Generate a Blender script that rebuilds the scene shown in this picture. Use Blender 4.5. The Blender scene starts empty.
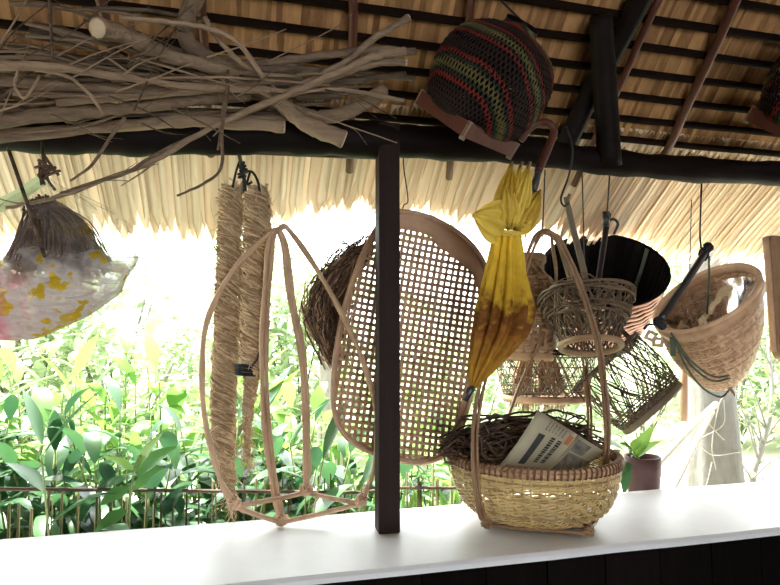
import bpy, math, random
from mathutils import Vector as V, Matrix
import numpy as np

C = bpy.context.scene
COL = C.collection
PI = math.pi
rnd = random.Random(7)

# ------------------------------------------------------------ camera
CAM = V((0.0, 0.0, 1.46)); YAW = math.radians(14.3); PITCH = math.radians(4.06); FOC = 585.0
FW = V((math.sin(YAW)*math.cos(PITCH), math.cos(YAW)*math.cos(PITCH), math.sin(PITCH)))
RT = V((math.cos(YAW), -math.sin(YAW), 0.0))
UP = RT.cross(FW)
cd = bpy.data.cameras.new('camera'); cam = bpy.data.objects.new('camera', cd); COL.objects.link(cam)
cd.sensor_width = 36; cd.lens = 27.0; cd.clip_start = 0.02; cd.clip_end = 200
cam.matrix_world = Matrix.Translation(CAM) @ Matrix((RT, UP, -FW)).transposed().to_4x4()
C.camera = cam

# ------------------------------------------------------------ sky, sun, exposure
w = bpy.data.worlds.new('sky'); C.world = w; w.use_nodes = True
bgn = w.node_tree.nodes['Background']
bgn.inputs['Color'].default_value = (0.93, 0.97, 1.0, 1); bgn.inputs['Strength'].default_value = 3.2
sd = bpy.data.lights.new('sun', 'SUN'); sun = bpy.data.objects.new('sun', sd); COL.objects.link(sun)
sd.energy = 13.0; sd.angle = math.radians(3.0); sd.color = (1.0, 0.96, 0.88)
sun.rotation_euler = V((0.22, -0.42, -1.0)).to_track_quat('-Z', 'Y').to_euler()
C.view_settings.view_transform = 'Standard'
C.view_settings.look = 'None'
C.view_settings.exposure = 1.2
C.view_settings.gamma = 1.0
C.view_settings.use_curve_mapping = False

# ------------------------------------------------------------ helpers
def ray(px, py):
    return FW*FOC + RT*(px-390.0) + UP*(292.5-py)
def P(px, py, Y):
    d = ray(px, py); return CAM + d*((Y-CAM.y)/d.y)
def Pz(px, py, z):
    d = ray(px, py); return CAM + d*((z-CAM.z)/d.z)
def proj(p):
    d = p-CAM; f = d.dot(FW); return (390+FOC*d.dot(RT)/f, 292.5-FOC*d.dot(UP)/f)
def PP(l):
    return [P(*q) for q in l]
def spl(pts, n=6, closed=False):
    pts = [V(p) for p in pts]
    if len(pts) < 3: return [pts[0].lerp(pts[1], i/n) for i in range(n+1)]
    o = []; m = len(pts); rng = m if closed else m-1
    for i in range(rng):
        p1, p2 = pts[i], pts[(i+1) % m]
        p0 = pts[i-1] if (closed or i > 0) else p1*2-p2
        p3 = pts[(i+2) % m] if (closed or i+2 < m) else p2*2-p1
        for k in range(n):
            t = k/n
            o.append(0.5*((2*p1)+(p2-p0)*t+(2*p0-5*p1+4*p2-p3)*t*t+(3*p1-p0-3*p2+p3)*t**3))
    if not closed: o.append(pts[-1])
    return o
def lin(a, b, t): return a+(b-a)*t
def interp(tab, x):
    if x <= tab[0][0]: return tab[0][1]
    for (x0, y0), (x1, y1) in zip(tab, tab[1:]):
        if x <= x1: return y0+(y1-y0)*(x-x0)/(x1-x0)
    return tab[-1][1]
def wloc(o):
    p = V((0, 0, 0))
    while o is not None: p = p+o.location; o = o.parent
    return p

class MB:
    def __init__(s): s.v = []; s.f = []; s.t = []; s.tone = 0.5
    def add(s, vs, fs):
        b = len(s.v); s.v += vs; s.t += [s.tone]*len(vs)
        s.f += [tuple(i+b for i in f) for f in fs]
    def tube(s, pts, r, n=6, nrm=None, asp=1.0, closed=False, cap=True):
        pts = [V(p) for p in pts]; m = len(pts)
        if not hasattr(r, '__len__'): r = [r]*m
        vs = []; N = None
        k45 = PI/4 if n == 4 else 0.0; kk = 1.41421 if n == 4 else 1.0
        for i in range(m):
            a = pts[i-1] if (i > 0 or closed) else pts[i]
            b = pts[(i+1) % m] if (i < m-1 or closed) else pts[i]
            T = b-a
            T = T.normalized() if T.length > 1e-9 else V((0, 0, 1))
            if nrm is not None: nn = V(nrm[i] if isinstance(nrm, list) else nrm)
            elif N is None: nn = V((0, 0, 1)) if abs(T.z) < .9 else V((1, 0, 0))
            else: nn = N
            nn = nn-T*nn.dot(T)
            if nn.length < 1e-6: nn = T.orthogonal()
            N = nn.normalized(); B = T.cross(N)
            for j in range(n):
                a_ = 2*PI*j/n+k45
                vs.append(pts[i]+N*(math.sin(a_)*r[i]*asp*kk)+B*(math.cos(a_)*r[i]*kk))
        fs = []
        for i in range(m if closed else m-1):
            i2 = (i+1) % m
            for j in range(n):
                j2 = (j+1) % n
                fs.append((i*n+j, i*n+j2, i2*n+j2, i2*n+j))
        if cap and not closed:
            fs.append(tuple(range(n))[::-1]); fs.append(tuple((m-1)*n+j for j in range(n)))
        s.add(vs, fs); return s
    def box(s, c, h, M=None):
        c = V(c); vs = []
        for x in (-1, 1):
            for y in (-1, 1):
                for z in (-1, 1):
                    q = V((x*h[0], y*h[1], z*h[2])); vs.append(c+(M @ q if M else q))
        s.add(vs, [(0, 1, 3, 2), (4, 6, 7, 5), (0, 4, 5, 1), (2, 3, 7, 6), (0, 2, 6, 4), (1, 5, 7, 3)]); return s
    def grid(s, rows, closed=False):
        n = len(rows[0]); vs = [V(p) for r in rows for p in r]; fs = []
        for i in range(len(rows)-1):
            for j in range(n if closed else n-1):
                j2 = (j+1) % n
                fs.append((i*n+j, i*n+j2, (i+1)*n+j2, (i+1)*n+j))
        s.add(vs, fs); return s
    def leaf(s, base, d, up, L, W, droop=0.4, seg=7, fold=0.18):
        d = V(d).normalized(); up = V(up); side = d.cross(up)
        if side.length < 1e-4: side = d.orthogonal()
        side.normalize(); up = side.cross(d).normalized(); vs = []; p = V(base); a = 0.0
        for i in range(seg+1):
            t = i/seg; ww = W*0.5*((max(t, .012)/.38)**.6 if t < .38 else max(0, 1-((t-.38)/.62)**1.7))
            dd = (d*math.cos(a)-up*math.sin(a)); uu = (up*math.cos(a)+d*math.sin(a))
            vs += [p-side*ww+uu*ww*fold*1.5, p.copy(), p+side*ww+uu*ww*fold*1.5]
            p = p+dd*(L/seg); a += droop/seg*2*(t+.2)
        fs = []
        for i in range(seg):
            b = i*3; fs += [(b, b+1, b+4, b+3), (b+1, b+2, b+5, b+4)]
        s.add(vs, fs); return s
    def build(s, name, m, parent=None, origin=None, smooth=True):
        org = wloc(parent) if parent is not None else (V(origin) if origin is not None else V((0, 0, 0)))
        me = bpy.data.meshes.new(name)
        me.from_pydata([tuple(p-org) for p in s.v], [], s.f)
        at = me.attributes.new('tone', 'FLOAT', 'POINT'); at.data.foreach_set('value', s.t)
        if smooth: me.polygons.foreach_set('use_smooth', [True]*len(me.polygons))
        me.materials.append(m); me.update()
        o = bpy.data.objects.new(name, me); COL.objects.link(o)
        if parent is not None: o.parent = parent
        else: o.location = org
        return o
def tag(o, label, cat, group=None, kind=None):
    if label: o['label'] = label
    if cat: o['category'] = cat
    if group: o['group'] = group
    if kind: o['kind'] = kind
    return o
def thing(name, loc, label, cat, group=None):
    o = bpy.data.objects.new(name, None); COL.objects.link(o); o.location = loc; o.empty_display_size = .05
    return tag(o, label, cat, group)
def struct(o): o['kind'] = 'structure'; return o

def mat(name, c1, c2, rough=.7, sc=12, st=(1, 1, 1), bump=.25, trans=0.0, tone=.6, spec=.3, coat=0.0):
    m = bpy.data.materials.new(name); m.use_nodes = True; nt = m.node_tree; N = nt.nodes; L = nt.links
    b = N['Principled BSDF']; b.inputs['Roughness'].default_value = rough
    b.inputs['Specular IOR Level'].default_value = spec
    b.inputs['Coat Weight'].default_value = coat
    tc = N.new('ShaderNodeTexCoord'); mp = N.new('ShaderNodeMapping'); mp.inputs['Scale'].default_value = [q*sc for q in st]
    no = N.new('ShaderNodeTexNoise'); no.inputs['Scale'].default_value = 1.0; no.inputs['Detail'].default_value = 4; no.inputs['Roughness'].default_value = .65
    L.new(tc.outputs['Object'], mp.inputs['Vector']); L.new(mp.outputs[0], no.inputs['Vector'])
    at = N.new('ShaderNodeAttribute'); at.attribute_name = 'tone'
    k = N.new('ShaderNodeMapRange'); k.inputs[1].default_value = .3; k.inputs[2].default_value = .7
    L.new(no.outputs['Fac'], k.inputs[0])
    mf = N.new('ShaderNodeMix'); mf.data_type = 'FLOAT'; mf.inputs[0].default_value = tone
    L.new(k.outputs[0], mf.inputs[2]); L.new(at.outputs['Fac'], mf.inputs[3])
    mc = N.new('ShaderNodeMix'); mc.data_type = 'RGBA'
    mc.inputs[6].default_value = (*c1, 1); mc.inputs[7].default_value = (*c2, 1)
    L.new(mf.outputs[0], mc.inputs[0]); L.new(mc.outputs[2], b.inputs['Base Color'])
    if bump:
        bn = N.new('ShaderNodeBump'); bn.inputs['Strength'].default_value = bump; bn.inputs['Distance'].default_value = .01
        L.new(no.outputs['Fac'], bn.inputs['Height']); L.new(bn.outputs[0], b.inputs['Normal'])
    if trans:
        tr = N.new('ShaderNodeBsdfTranslucent'); mx = N.new('ShaderNodeMixShader'); mx.inputs[0].default_value = trans
        L.new(mc.outputs[2], tr.inputs['Color']); L.new(b.outputs[0], mx.inputs[1]); L.new(tr.outputs[0], mx.inputs[2])
        L.new(mx.outputs[0], N['Material Output'].inputs['Surface'])
    return m

MT = {}
def mk(k, *a, **kw): MT[k] = mat(k, *a, **kw)
mk('dark_wood', (.003, .002, .0018), (.014, .008, .006), rough=.6, sc=6, st=(1, 6, 6), spec=.08)
mk('post_wood', (.010, .005, .004), (.030, .013, .010), rough=.6, sc=10, st=(5, 5, .5), spec=.15)
mk('plank', (.003, .0022, .002), (.009, .007, .006), rough=.9, spec=.04, sc=8, st=(4, 4, .5))
mk('floor_earth', (.07, .05, .035), (.14, .10, .07), rough=.9, sc=4)
mk('wall_board', (.10, .065, .04), (.22, .15, .09), rough=.8, sc=5, st=(3, 3, .4))
mk('cement', (.74, .75, .77), (.86, .86, .87), rough=.42, sc=14, bump=.06, spec=.5)
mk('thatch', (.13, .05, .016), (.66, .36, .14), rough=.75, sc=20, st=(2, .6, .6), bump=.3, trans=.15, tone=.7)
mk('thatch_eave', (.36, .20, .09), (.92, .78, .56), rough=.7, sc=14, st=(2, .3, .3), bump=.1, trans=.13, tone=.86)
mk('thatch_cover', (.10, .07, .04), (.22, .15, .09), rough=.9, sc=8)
mk('batten', (.004, .002, .0015), (.018, .009, .006), rough=.9, sc=12, spec=.05)
mk('rafter_red', (.04, .010, .006), (.11, .030, .016), rough=.5, sc=10, st=(2, 2, .5))
mk('branch', (.015, .008, .005), (.38, .26, .165), rough=.7, sc=22, st=(.45, 3, 3), bump=.8, tone=.62)
mk('branch_end', (.5, .38, .24), (.68, .54, .36), rough=.8, sc=30)
mk('straw_rope', (.30, .17, .08), (.88, .68, .44), rough=.85, sc=30, trans=.2, tone=.75)
mk('cord_black', (.008, .008, .010), (.03, .03, .035), rough=.6, sc=30)
mk('cord_green', (.06, .075, .05), (.14, .16, .11), rough=.6, sc=30)
mk('rattan', (.32, .185, .10), (.66, .45, .28), rough=.45, sc=14, st=(2, 2, .6), bump=.15, tone=.4)
mk('rattan_brown', (.14, .07, .034), (.38, .225, .12), rough=.45, sc=14, st=(2, 2, .6), bump=.15, tone=.4)
mk('rattan_dark', (.14, .07, .035), (.34, .19, .10), rough=.4, sc=14, st=(2, 2, .6), bump=.15, tone=.4)
mk('bamboo_gold', (.26, .15, .05), (.84, .62, .28), rough=.45, sc=20, bump=.15, tone=.6)
mk('bamboo_tan', (.38, .19, .09), (.86, .58, .36), rough=.5, sc=20, bump=.15, tone=.6)
mk('bamboo_brown', (.15, .08, .04), (.46, .29, .155), rough=.5, sc=20, bump=.15, tone=.6)
mk('openwork', (.035, .02, .012), (.23, .155, .09), rough=.6, sc=22, bump=.2, tone=.7)
mk('tray_cane', (.30, .165, .095), (.58, .37, .23), rough=.5, sc=16, bump=.15, tone=.6)
mk('tray_rim', (.34, .20, .12), (.56, .37, .23), rough=.5, sc=16, bump=.15, tone=.4)
mk('fibre_dark', (.010, .006, .004), (.15, .085, .055), rough=.8, sc=30, tone=.8)
mk('fibre_tan', (.28, .16, .09), (.58, .38, .22), rough=.8, sc=30, tone=.8, trans=.2)
mk('charcoal_weave', (.002, .0016, .0014), (.010, .008, .007), rough=.9, spec=.05, sc=20)
mk('pink_weave', (.36, .17, .13), (.62, .36, .28), rough=.55, sc=20)
mk('pole_bark', (.08, .055, .035), (.25, .19, .12), rough=.6, sc=20, st=(1, 1, .5), bump=.4)
mk('pole_black', (.01, .01, .012), (.05, .045, .045), rough=.35, sc=20, spec=.6)
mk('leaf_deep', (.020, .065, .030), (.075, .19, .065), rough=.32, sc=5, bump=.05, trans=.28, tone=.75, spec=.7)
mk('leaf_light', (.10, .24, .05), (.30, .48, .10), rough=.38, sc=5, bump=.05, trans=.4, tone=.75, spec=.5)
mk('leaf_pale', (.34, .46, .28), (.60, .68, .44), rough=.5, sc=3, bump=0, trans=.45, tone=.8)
mk('stem', (.12, .19, .06), (.32, .36, .14), rough=.5, sc=10)
mk('grass_ground', (.34, .36, .24), (.52, .50, .38), rough=.95, sc=2.5)
mk('trunk_pale', (.10, .095, .085), (.27, .26, .23), rough=.9, sc=12, st=(2, 2, .6), bump=.8)
mk('pole_white', (.22, .20, .16), (.42, .38, .31), rough=.7, sc=14)
mk('clay_pot', (.07, .03, .028), (.13, .06, .055), rough=.6, sc=10)
mk('fence_bamboo', (.05, .055, .018), (.17, .15, .06), rough=.6, sc=14, st=(2, 2, .5), tone=.7)
# ------------------------------------------------------------ the hut
LZ = 0.90
YF, YB = Pz(390, 568, LZ).y, Pz(390, 509, LZ).y
m = MB(); m.box((0.6, -.55, -.03), (3.9, 2.0, .03)); o = struct(m.build('floor', MT['floor_earth'], smooth=False))
m = MB()
x = -3.3
while x < 4.5:
    m.tone = rnd.random(); m.box((x+.085, YF+.026+rnd.uniform(-.002, .002), .44), (.083, .016, .44)); x += .17
struct(m.build('wall_front', MT['plank'], smooth=False))
m = MB(); m.box((-3.3, -.55, 1.6), (.05, 2.1, 1.6)); struct(m.build('wall_left', MT['wall_board'], smooth=False))
m = MB(); m.box((4.5, -.55, 1.6), (.05, 2.1, 1.6)); struct(m.build('wall_right', MT['wall_board'], smooth=False))
m = MB(); m.box((-1.95, -2.6, 1.1), (1.35, .05, 1.1)); m.box((3.05, -2.6, 1.1), (1.45, .05, 1.1)); struct(m.build('wall_back', MT['wall_board'], smooth=False))

# ledge: slab with slightly worn edges
m = MB(); rows = []
for i in range(41):
    xx = -3.2+7.6*i/40; j = lambda: rnd.uniform(-.004, .004)
    a, b = YF+j(), YB+j(); q = .008
    rows.append([V((xx, a, LZ-.02)), V((xx, a, LZ-q)), V((xx, a+q, LZ)), V((xx, (a+b)/2, LZ)), V((xx, b-q, LZ)), V((xx, b, LZ-q)), V((xx, b, LZ-.02))])
m.grid([r[::-1] for r in rows], closed=True)
tag(m.build('ledge', MT['cement'], origin=(0.5, (YF+YB)/2, LZ-.02), smooth=False), 'broad white cement ledge running across the opening above dark planks', 'ledge')
struct(bpy.data.objects['ledge'])

# roof
YE = 2.25; ZE = P(390, 216, YE).z; SL = .727
SLN = math.hypot(1, SL)
def zr(Y): return ZE+SL*(YE-Y)
def roofY(px, py):
    d = ray(px, py); t = (ZE+SL*YE-CAM.z-SL*CAM.y)/(d.z+SL*d.y); return CAM+d*t
EAVE = [(-100, 240), (0, 242), (90, 233), (200, 246), (245, 230), (300, 224), (340, 212), (400, 216), (480, 230), (560, 240), (620, 246), (680, 262), (760, 265), (900, 268)]
ceil = MB(); YI = roofY(550, 133).y
# opaque sheet added to block sun, standing in for thick thatch, up to the ridge and down the far side, then the inner thatch leaves row by row
cov = .05
ceil.tone = .3
def yix(x): return YI+.13*max(0, min(1, (-.0-x)/.5))  # sheet edge lowered at left so the bright eave doesn't show there
ceil.grid([[V((x, yix(x)+.05, zr(yix(x)+.05)+cov)) for x in (-3.6, -.5, 0, 4.8)]]+[[V((x, y, z+cov)) for x in (-3.6, -.5, 0, 4.8)] for (y, z) in ((-.6, zr(-.6)), (-2.9, 2.0))])
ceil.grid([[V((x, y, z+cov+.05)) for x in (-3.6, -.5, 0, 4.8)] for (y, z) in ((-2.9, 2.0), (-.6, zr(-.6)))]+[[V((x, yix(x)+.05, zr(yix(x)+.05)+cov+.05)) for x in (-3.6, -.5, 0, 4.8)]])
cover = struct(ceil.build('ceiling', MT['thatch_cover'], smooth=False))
leafm = MB(); PT = .088
ys = [YI-PT*k/SLN for k in range(-3, 11)]
for k, y0 in enumerate(ys):
    if k == 0: continue
    x = -2.2+rnd.random()*.02
    while x < (3.9 if k > 1 else -.2):
        wd = rnd.uniform(.012, .026); leafm.tone = rnd.random(); y1 = y0-PT*1.35/SLN
        lift = rnd.uniform(-.004, .004); rr = []
        for u in (0, .35, .7, 1):
            y = lin(y0+rnd.uniform(-.008, .003), y1, u); z = zr(y)+.004+.028*u+lift*(1-u)
            rr.append([V((x, y, z)), V((x+wd*.5, y, z+.003)), V((x+wd, y, z))])
        leafm.grid(rr); x += wd*rnd.uniform(.82, .98)
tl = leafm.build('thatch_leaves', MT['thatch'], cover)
for k, y0 in enumerate(ys[:-1]):
    if k < 2: continue
    yb = y0-PT*.14/SLN; m = MB()
    m.tube([V((-2.3+.31*i, yb+rnd.uniform(-.003, .003), zr(yb)-.010+rnd.uniform(-.002, .002))) for i in range(21 if k > 1 else 7)], .0125, 6)
    m.build('batten', MT['batten'], cover)
# eave: several layers of long leaves with ragged ends
em = MB()
for lay in range(2):
    x = -2.3
    while x < 4.2:
        wd = rnd.uniform(.045, .075); t0 = .55+.45*rnd.random()
        px = proj(V((x, YE, ZE)))[0]; e = roofY(px, interp(EAVE, px)+rnd.uniform(-7, 3)-lay*5+(rnd.random() < .07)*rnd.uniform(0, 16)).y
        y0 = YI-.03-lay*.012; sk = rnd.uniform(-.012, .012); rr = []
        for i in range(7):
            u = i/6; y = lin(y0, e, u); ww = wd*(1 if u < .85 else (.75 if u < .95 else .22)); xc = x+wd/2+sk*u
            z = zr(y)+.006+lay*.010-.02*u*u*rnd.uniform(.3, 1)
            rr.append([V((xc-ww/2, y, z)), V((xc-ww*.34, y, z+.006)), V((xc, y, z+.009)), V((xc+ww*.36, y, z+.007)), V((xc+ww/2, y, z+.003))])
        em.tone = t0; b0 = len(em.v); em.grid(rr)
        for i in range(7):      # leaf margins are browner than the blade
            em.t[b0+i*5] = t0*.25; em.t[b0+i*5+4] = t0*.55; em.t[b0+i*5+2] = t0*.88
        x += wd*rnd.uniform(.55, .72)
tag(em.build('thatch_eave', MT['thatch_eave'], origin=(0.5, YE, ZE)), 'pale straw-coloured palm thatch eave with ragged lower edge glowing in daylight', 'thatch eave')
struct(bpy.data.objects['thatch_eave'])

# beam
YBM = 1.68
bp = spl(PP([(-260, 118, YBM), (-80, 128, YBM), (60, 133, YBM), (150, 136, YBM), (260, 135, YBM), (330, 138, YBM), (420, 142, YBM), (520, 150, YBM), (600, 161, YBM), (700, 170, YBM), (820, 176, YBM), (1000, 189, YBM)]), 8)
m = MB(); m.tube(bp, [lin(.054, .043, max(0, min(1, (i-44)/18)))+.003*math.sin(i*.9)+.002*math.sin(i*2.3) for i in range(len(bp))], 14)
tag(m.build('log_beam', MT['dark_wood'], origin=bp[40]), 'blackened horizontal log beam running the whole width under the thatch', 'beam')
# thin split pole along the lower outer edge of the beam
YP = YBM+.035
m = MB(); q = spl(PP([(-150, 148, YP), (60, 148, YP), (230, 151, YP), (330, 155, YP), (384, 157, YP)]), 5)
m.tube(q, .009, 6); tag(m.build('thin_pole', MT['rafter_red'], origin=q[0]), 'thin reddish pole lying along the lower outer edge of the beam at left', 'pole')

# square post on the ledge
YPO = Pz(391, 534, LZ).y
m = MB(); a = P(389.5, 122, YPO); hw = 10.8*YPO/.969/FOC
m.box(((P(390, 400, YPO)).x, YPO+hw, (a.z+LZ)/2), (hw, hw, (a.z-LZ)/2), Matrix.Rotation(math.radians(-2), 3, 'Z'))
o = m.build('wooden_post', MT['post_wood'], origin=(a.x, YPO+hw, LZ), smooth=False)
tag(o, 'square dark brown wooden post standing on the white ledge and reaching the beam', 'post')
bv = o.modifiers.new('bevel', 'BEVEL'); bv.width = .004; bv.segments = 2

# short post on the beam, rafter log and thin rafters
m = MB(); q = spl(PP([(609, 166, 1.65), (607, 120, 1.61), (603, 60, 1.55), (601, 16, 1.49)]), 4)
m.tube(q, [.041, .039, .038, .037, .037, .037, .037, .037, .036, .036, .035, .034, .033][:len(q)], 12)
tag(m.build('short_post', MT['dark_wood'], origin=q[0]), 'short black round post standing on the beam and holding up the sloping log', 'post')
m = MB(); q = spl([P(562, 152, 1.77), P(600, 75, 1.63), P(640, 0, 1.46), P(700, -120, 1.2)], 5)
m.tube(q, .036, 10)
tag(m.build('rafter_log', MT['dark_wood'], origin=q[0]), 'thick black sloping log rising from the beam just behind the short post', 'rafter')
RAFT = [(660, 152, 742, -30, .016), (571, 180, 660, -20, .013), (447, 173, 470, -20, .013), (349, 166, 352, -20, .014), (141, 146, 95, -30, .014), (212, 150, 200, -30, .013)]
RL = ['reddish thin rafter pole crossing the thatch at right, rightmost of the thin rafters', 'thin rafter pole under the thatch beside the thick black sloping log',
      'thin rafter pole under the thatch passing behind the hanging fish basket', 'thin rafter pole under the thatch left of the square post, ending below the beam',
      'thin rafter pole behind the firewood pile, leftmost of the thin rafters', 'thin rafter pole behind the firewood pile above the straw ropes']
for (x0, y0, x1, y1, r), lb in zip(RAFT, RL):
    a, b = roofY(x0, y0), roofY(x1, y1); d = V((0, -.02*SL-.006, -.026))
    m = MB(); m.tube([a.lerp(b, t/8)+d+V((rnd.uniform(-.003, .003), 0, 0)) for t in range(9)], r, 7)
    tag(m.build('rafter_pole', MT['rafter_red'], origin=a), lb, 'rafter', 'thin rafters under the thatch')

# ------------------------------------------------------------ firewood on the beam
def branch(pts, r0, r1, label, group=None, tone=.5, n=7, twigs=0, name='branch', capm=False):
    q = spl(PP(pts), 6); L = len(q)
    m = MB(); m.tone = tone
    q = [p+V((rnd.gauss(0, 1), rnd.gauss(0, 1), rnd.gauss(0, 1)))*min(.10*r0, .0015) for p in q]
    m.tube(q, [lin(r0, r1, i/(L-1))*(1+rnd.uniform(-.05, .06)+.07*math.sin(i*.8+r0*900)) for i in range(L)], n)
    for k in range(twigs):
        i = rnd.randrange(L//4, L-1); T = (q[i+1]-q[i]).normalized()
        d = (T+V((rnd.gauss(0, .5), rnd.gauss(0, .4), rnd.gauss(0, .5)))).normalized(); l = rnd.uniform(.04, .13); rr = lin(r0, r1, i/L)*.45
        m.tube(spl([q[i], q[i]+d*l*.5+V((0, 0, rnd.uniform(-.01, .01))), q[i]+d*l], 3), [rr, rr*.9, rr*.8, rr*.75, rr*.65, rr*.55, rr*.4], 5)
    o = m.build(name, MT['branch'], origin=q[L//2]); tag(o, label, 'branch', group)
    if capm:
        T = (q[0]-q[1]).normalized(); e = MB(); e.tube([q[0]-T*.002, q[0]+T*.003], [r0*1.0, r0*.9], n); e.build('cut_end', MT['branch_end'], o)
    return o
G = 'branches in the firewood pile'
B = branch
B([(97, 27, 1.36), (130, 37, 1.42), (165, 54, 1.48), (232, 72, 1.56), (300, 78, 1.62)], .022, .014, 'thick bare branch with a pale cut end at the top of the firewood pile', G, .75, 10, capm=True)
B([(200, -15, 1.5), (185, 30, 1.5), (200, 52, 1.52), (232, 66, 1.56), (300, 66, 1.6)], .022, .02, 'thick knobbly bent branch at the top of the firewood pile near the roof', G, .35, 10)
B([(343, 140, 1.52), (315, 128, 1.52), (295, 116, 1.53), (270, 95, 1.56), (235, 82, 1.6)], .024, .017, 'thick pale branch whose blunt end points down beside the square post', G, .8, 10, twigs=1, capm=True)
B([(384, 90, 1.55), (360, 106, 1.55), (330, 116, 1.54), (304, 114, 1.55), (270, 100, 1.58)], .02, .016, 'thick crooked branch curving up beside the square post top', G, .55, 9)
B([(284, 127, 1.56), (240, 123, 1.57), (180, 122, 1.58), (90, 128, 1.6), (-30, 138, 1.6)], .017, .014, 'pale straight branch end lying lowest on the beam near the rope knot', G, .85, 9, capm=True)
B([(-30, 127, 1.5), (60, 114, 1.5), (130, 108, 1.52), (190, 101, 1.54), (250, 96, 1.58)], .017, .013, 'thick grey branch in the lower left of the firewood pile', G, .5, 9)
B([(-40, 78, 1.42), (60, 86, 1.45), (150, 92, 1.5), (260, 88, 1.56)], .012, .010, None, G, .5, 8)
B([(-30, 143, 1.55), (60, 133, 1.55), (120, 126, 1.56), (190, 117, 1.58), (290, 118, 1.6)], .010, .008, None, G, .6, 8)
B([(-30, 66, 1.35), (50, 67, 1.38), (110, 75, 1.42), (180, 85, 1.46), (270, 92, 1.52)], .011, .007, 'long slender pale branch running the length of the firewood pile at front', G, .95, 7)
B([(405, 51, 1.46), (372, 57, 1.47), (335, 74, 1.47), (285, 95, 1.48), (222, 122, 1.47), (150, 162, 1.46), (60, 196, 1.44), (5, 208, 1.42)], .012, .004, 'long tapering branch sloping from the pile down across the pale thatch', G, .85, 8, twigs=9)
B([(406, 62, 1.48), (370, 64, 1.49), (330, 78, 1.49), (280, 98, 1.50), (230, 118, 1.50)], .011, .008, 'slender branch with broken end lying beside the long sloping branch', G, .7, 7, capm=True)
B([(408, 18, 1.5), (372, 40, 1.5), (345, 62, 1.5), (310, 80, 1.52), (270, 100, 1.54)], .010, .007, 'slender branch poking up and right out of the firewood pile', G, .6, 7, capm=True)
B([(415, 52, 1.55), (370, 50, 1.55), (310, 57, 1.56), (250, 66, 1.57), (180, 80, 1.58)], .012, .010, None, G, .4, 7)
B([(404, 101, 1.46), (365, 93, 1.47), (330, 89, 1.48), (290, 92, 1.5), (220, 78, 1.54)], .006, .005, 'thin branch with a bent pale tip just left of the fish basket', G, .8, 6)
B([(122, 18, 1.33), (170, 22, 1.34), (215, 30, 1.36), (240, 45, 1.38), (264, 78, 1.42)], .005, .006, 'thin light twig arching over the top of the firewood pile', G, 1.0, 6)
B([(35, 70, 1.33), (68, 77, 1.33), (88, 93, 1.34), (104, 114, 1.35)], .004, .004, 'thin curved twig drooping in front of the pile at left', G, .9, 5)
B([(18, 70, 1.33), (15, 85, 1.33), (25, 98, 1.34), (40, 75, 1.34)], .003, .003, 'looped thin vine stem at the left edge of the pile', G, .9, 5)
B([(60, 193, 1.43), (95, 182, 1.44), (125, 174, 1.45), (150, 158, 1.46), (185, 140, 1.47)], .003, .005, 'fine forked twig hanging just under the long sloping branch', G, .3, 5, twigs=3)
B([(177, 196, 1.45), (203, 184, 1.45), (221, 168, 1.46), (222, 130, 1.46), (228, 85, 1.47)], .003, .005, 'thin twig hanging straight down then kinking left over the thatch', G, .3, 5)
B([(70, 181, 1.44), (92, 165, 1.44), (112, 135, 1.45), (125, 118, 1.46)], .003, .005, 'thin bare twig hanging over the thatch beside the root bag', G, .55, 5)
B([(205, 17, 1.4), (215, 35, 1.4), (238, 60, 1.42), (265, 78, 1.46)], .006, .006, None, G, .8, 6)
B([(50, 0, 1.4), (51, 25, 1.38), (53, 62, 1.38)], .004, .003, 'thin dark upright stick at the upper left of the pile', G, .05, 5)
B([(228, 70, 1.5), (222, 120, 1.48), (218, 150, 1.47)], .004, .003, None, G, .3, 5)
for k in range(22):       # sticks filling the left and the back, toned dark to imitate shade in the pile
    x0 = rnd.uniform(-60, 60) if k % 3 else rnd.uniform(190, 260); x1 = x0+rnd.uniform(110, 170); y0 = rnd.uniform(60, 112); r = rnd.choice([.005, .007, .010, .013])
    B([(x0, y0, 1.56), (lin(x0, x1, .5), y0+rnd.uniform(-6, 8), 1.6), (x1, lin(y0, 88, .5)+rnd.uniform(-10, 10), 1.6)], r, r*.7, None, G, rnd.random()*.35, 6, twigs=rnd.choice([0, 1]))
for k in range(34):       # the mass of thin sticks; tone darkens with depth, imitating shade between them
    x0 = rnd.uniform(-40, 120); x1 = x0+rnd.uniform(120, 260); y0 = rnd.uniform(30, 138); y1 = lin(y0, 95, .6)+rnd.uniform(-18, 18)
    if x1 > 330: x1 = 330
    Y0 = rnd.uniform(1.44, 1.64); mx = rnd.uniform(-10, 8); r = rnd.choice([.003, .004, .005, .006, .007, .009])
    B([(x0, y0, Y0), (lin(x0, x1, .5), lin(y0, y1, .5)+mx, Y0+.02), (x1, y1, Y0+rnd.uniform(.0, .06))], r, r*.75, None, G, min(1, max(0, (1.60-Y0)/.16))*rnd.uniform(.5, 1), 6, twigs=rnd.choice([0, 0, 1]))
for k in range(26):       # fine twigs crossing in front of the pile
    x0 = rnd.uniform(-20, 330); y0 = rnd.uniform(55, 125); a = rnd.choice([-.5, -.3, .25, .5, .9])+rnd.gauss(0, .15); l = rnd.uniform(35, 110); Y0 = rnd.uniform(1.36, 1.42); x1 = x0+l*math.cos(a); y1 = y0-l*math.sin(a)
    B([(x0, y0, Y0), ((x0+x1)/2+rnd.gauss(0, 3), (y0+y1)/2+rnd.gauss(0, 4), Y0-.01), (x1, y1, Y0+.03)], rnd.uniform(.0016, .0030), .0014, 'fine bare twig lying across the front of the firewood pile', G, rnd.choice([.05, .2, .8, 1]), 5, twigs=1)
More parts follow.
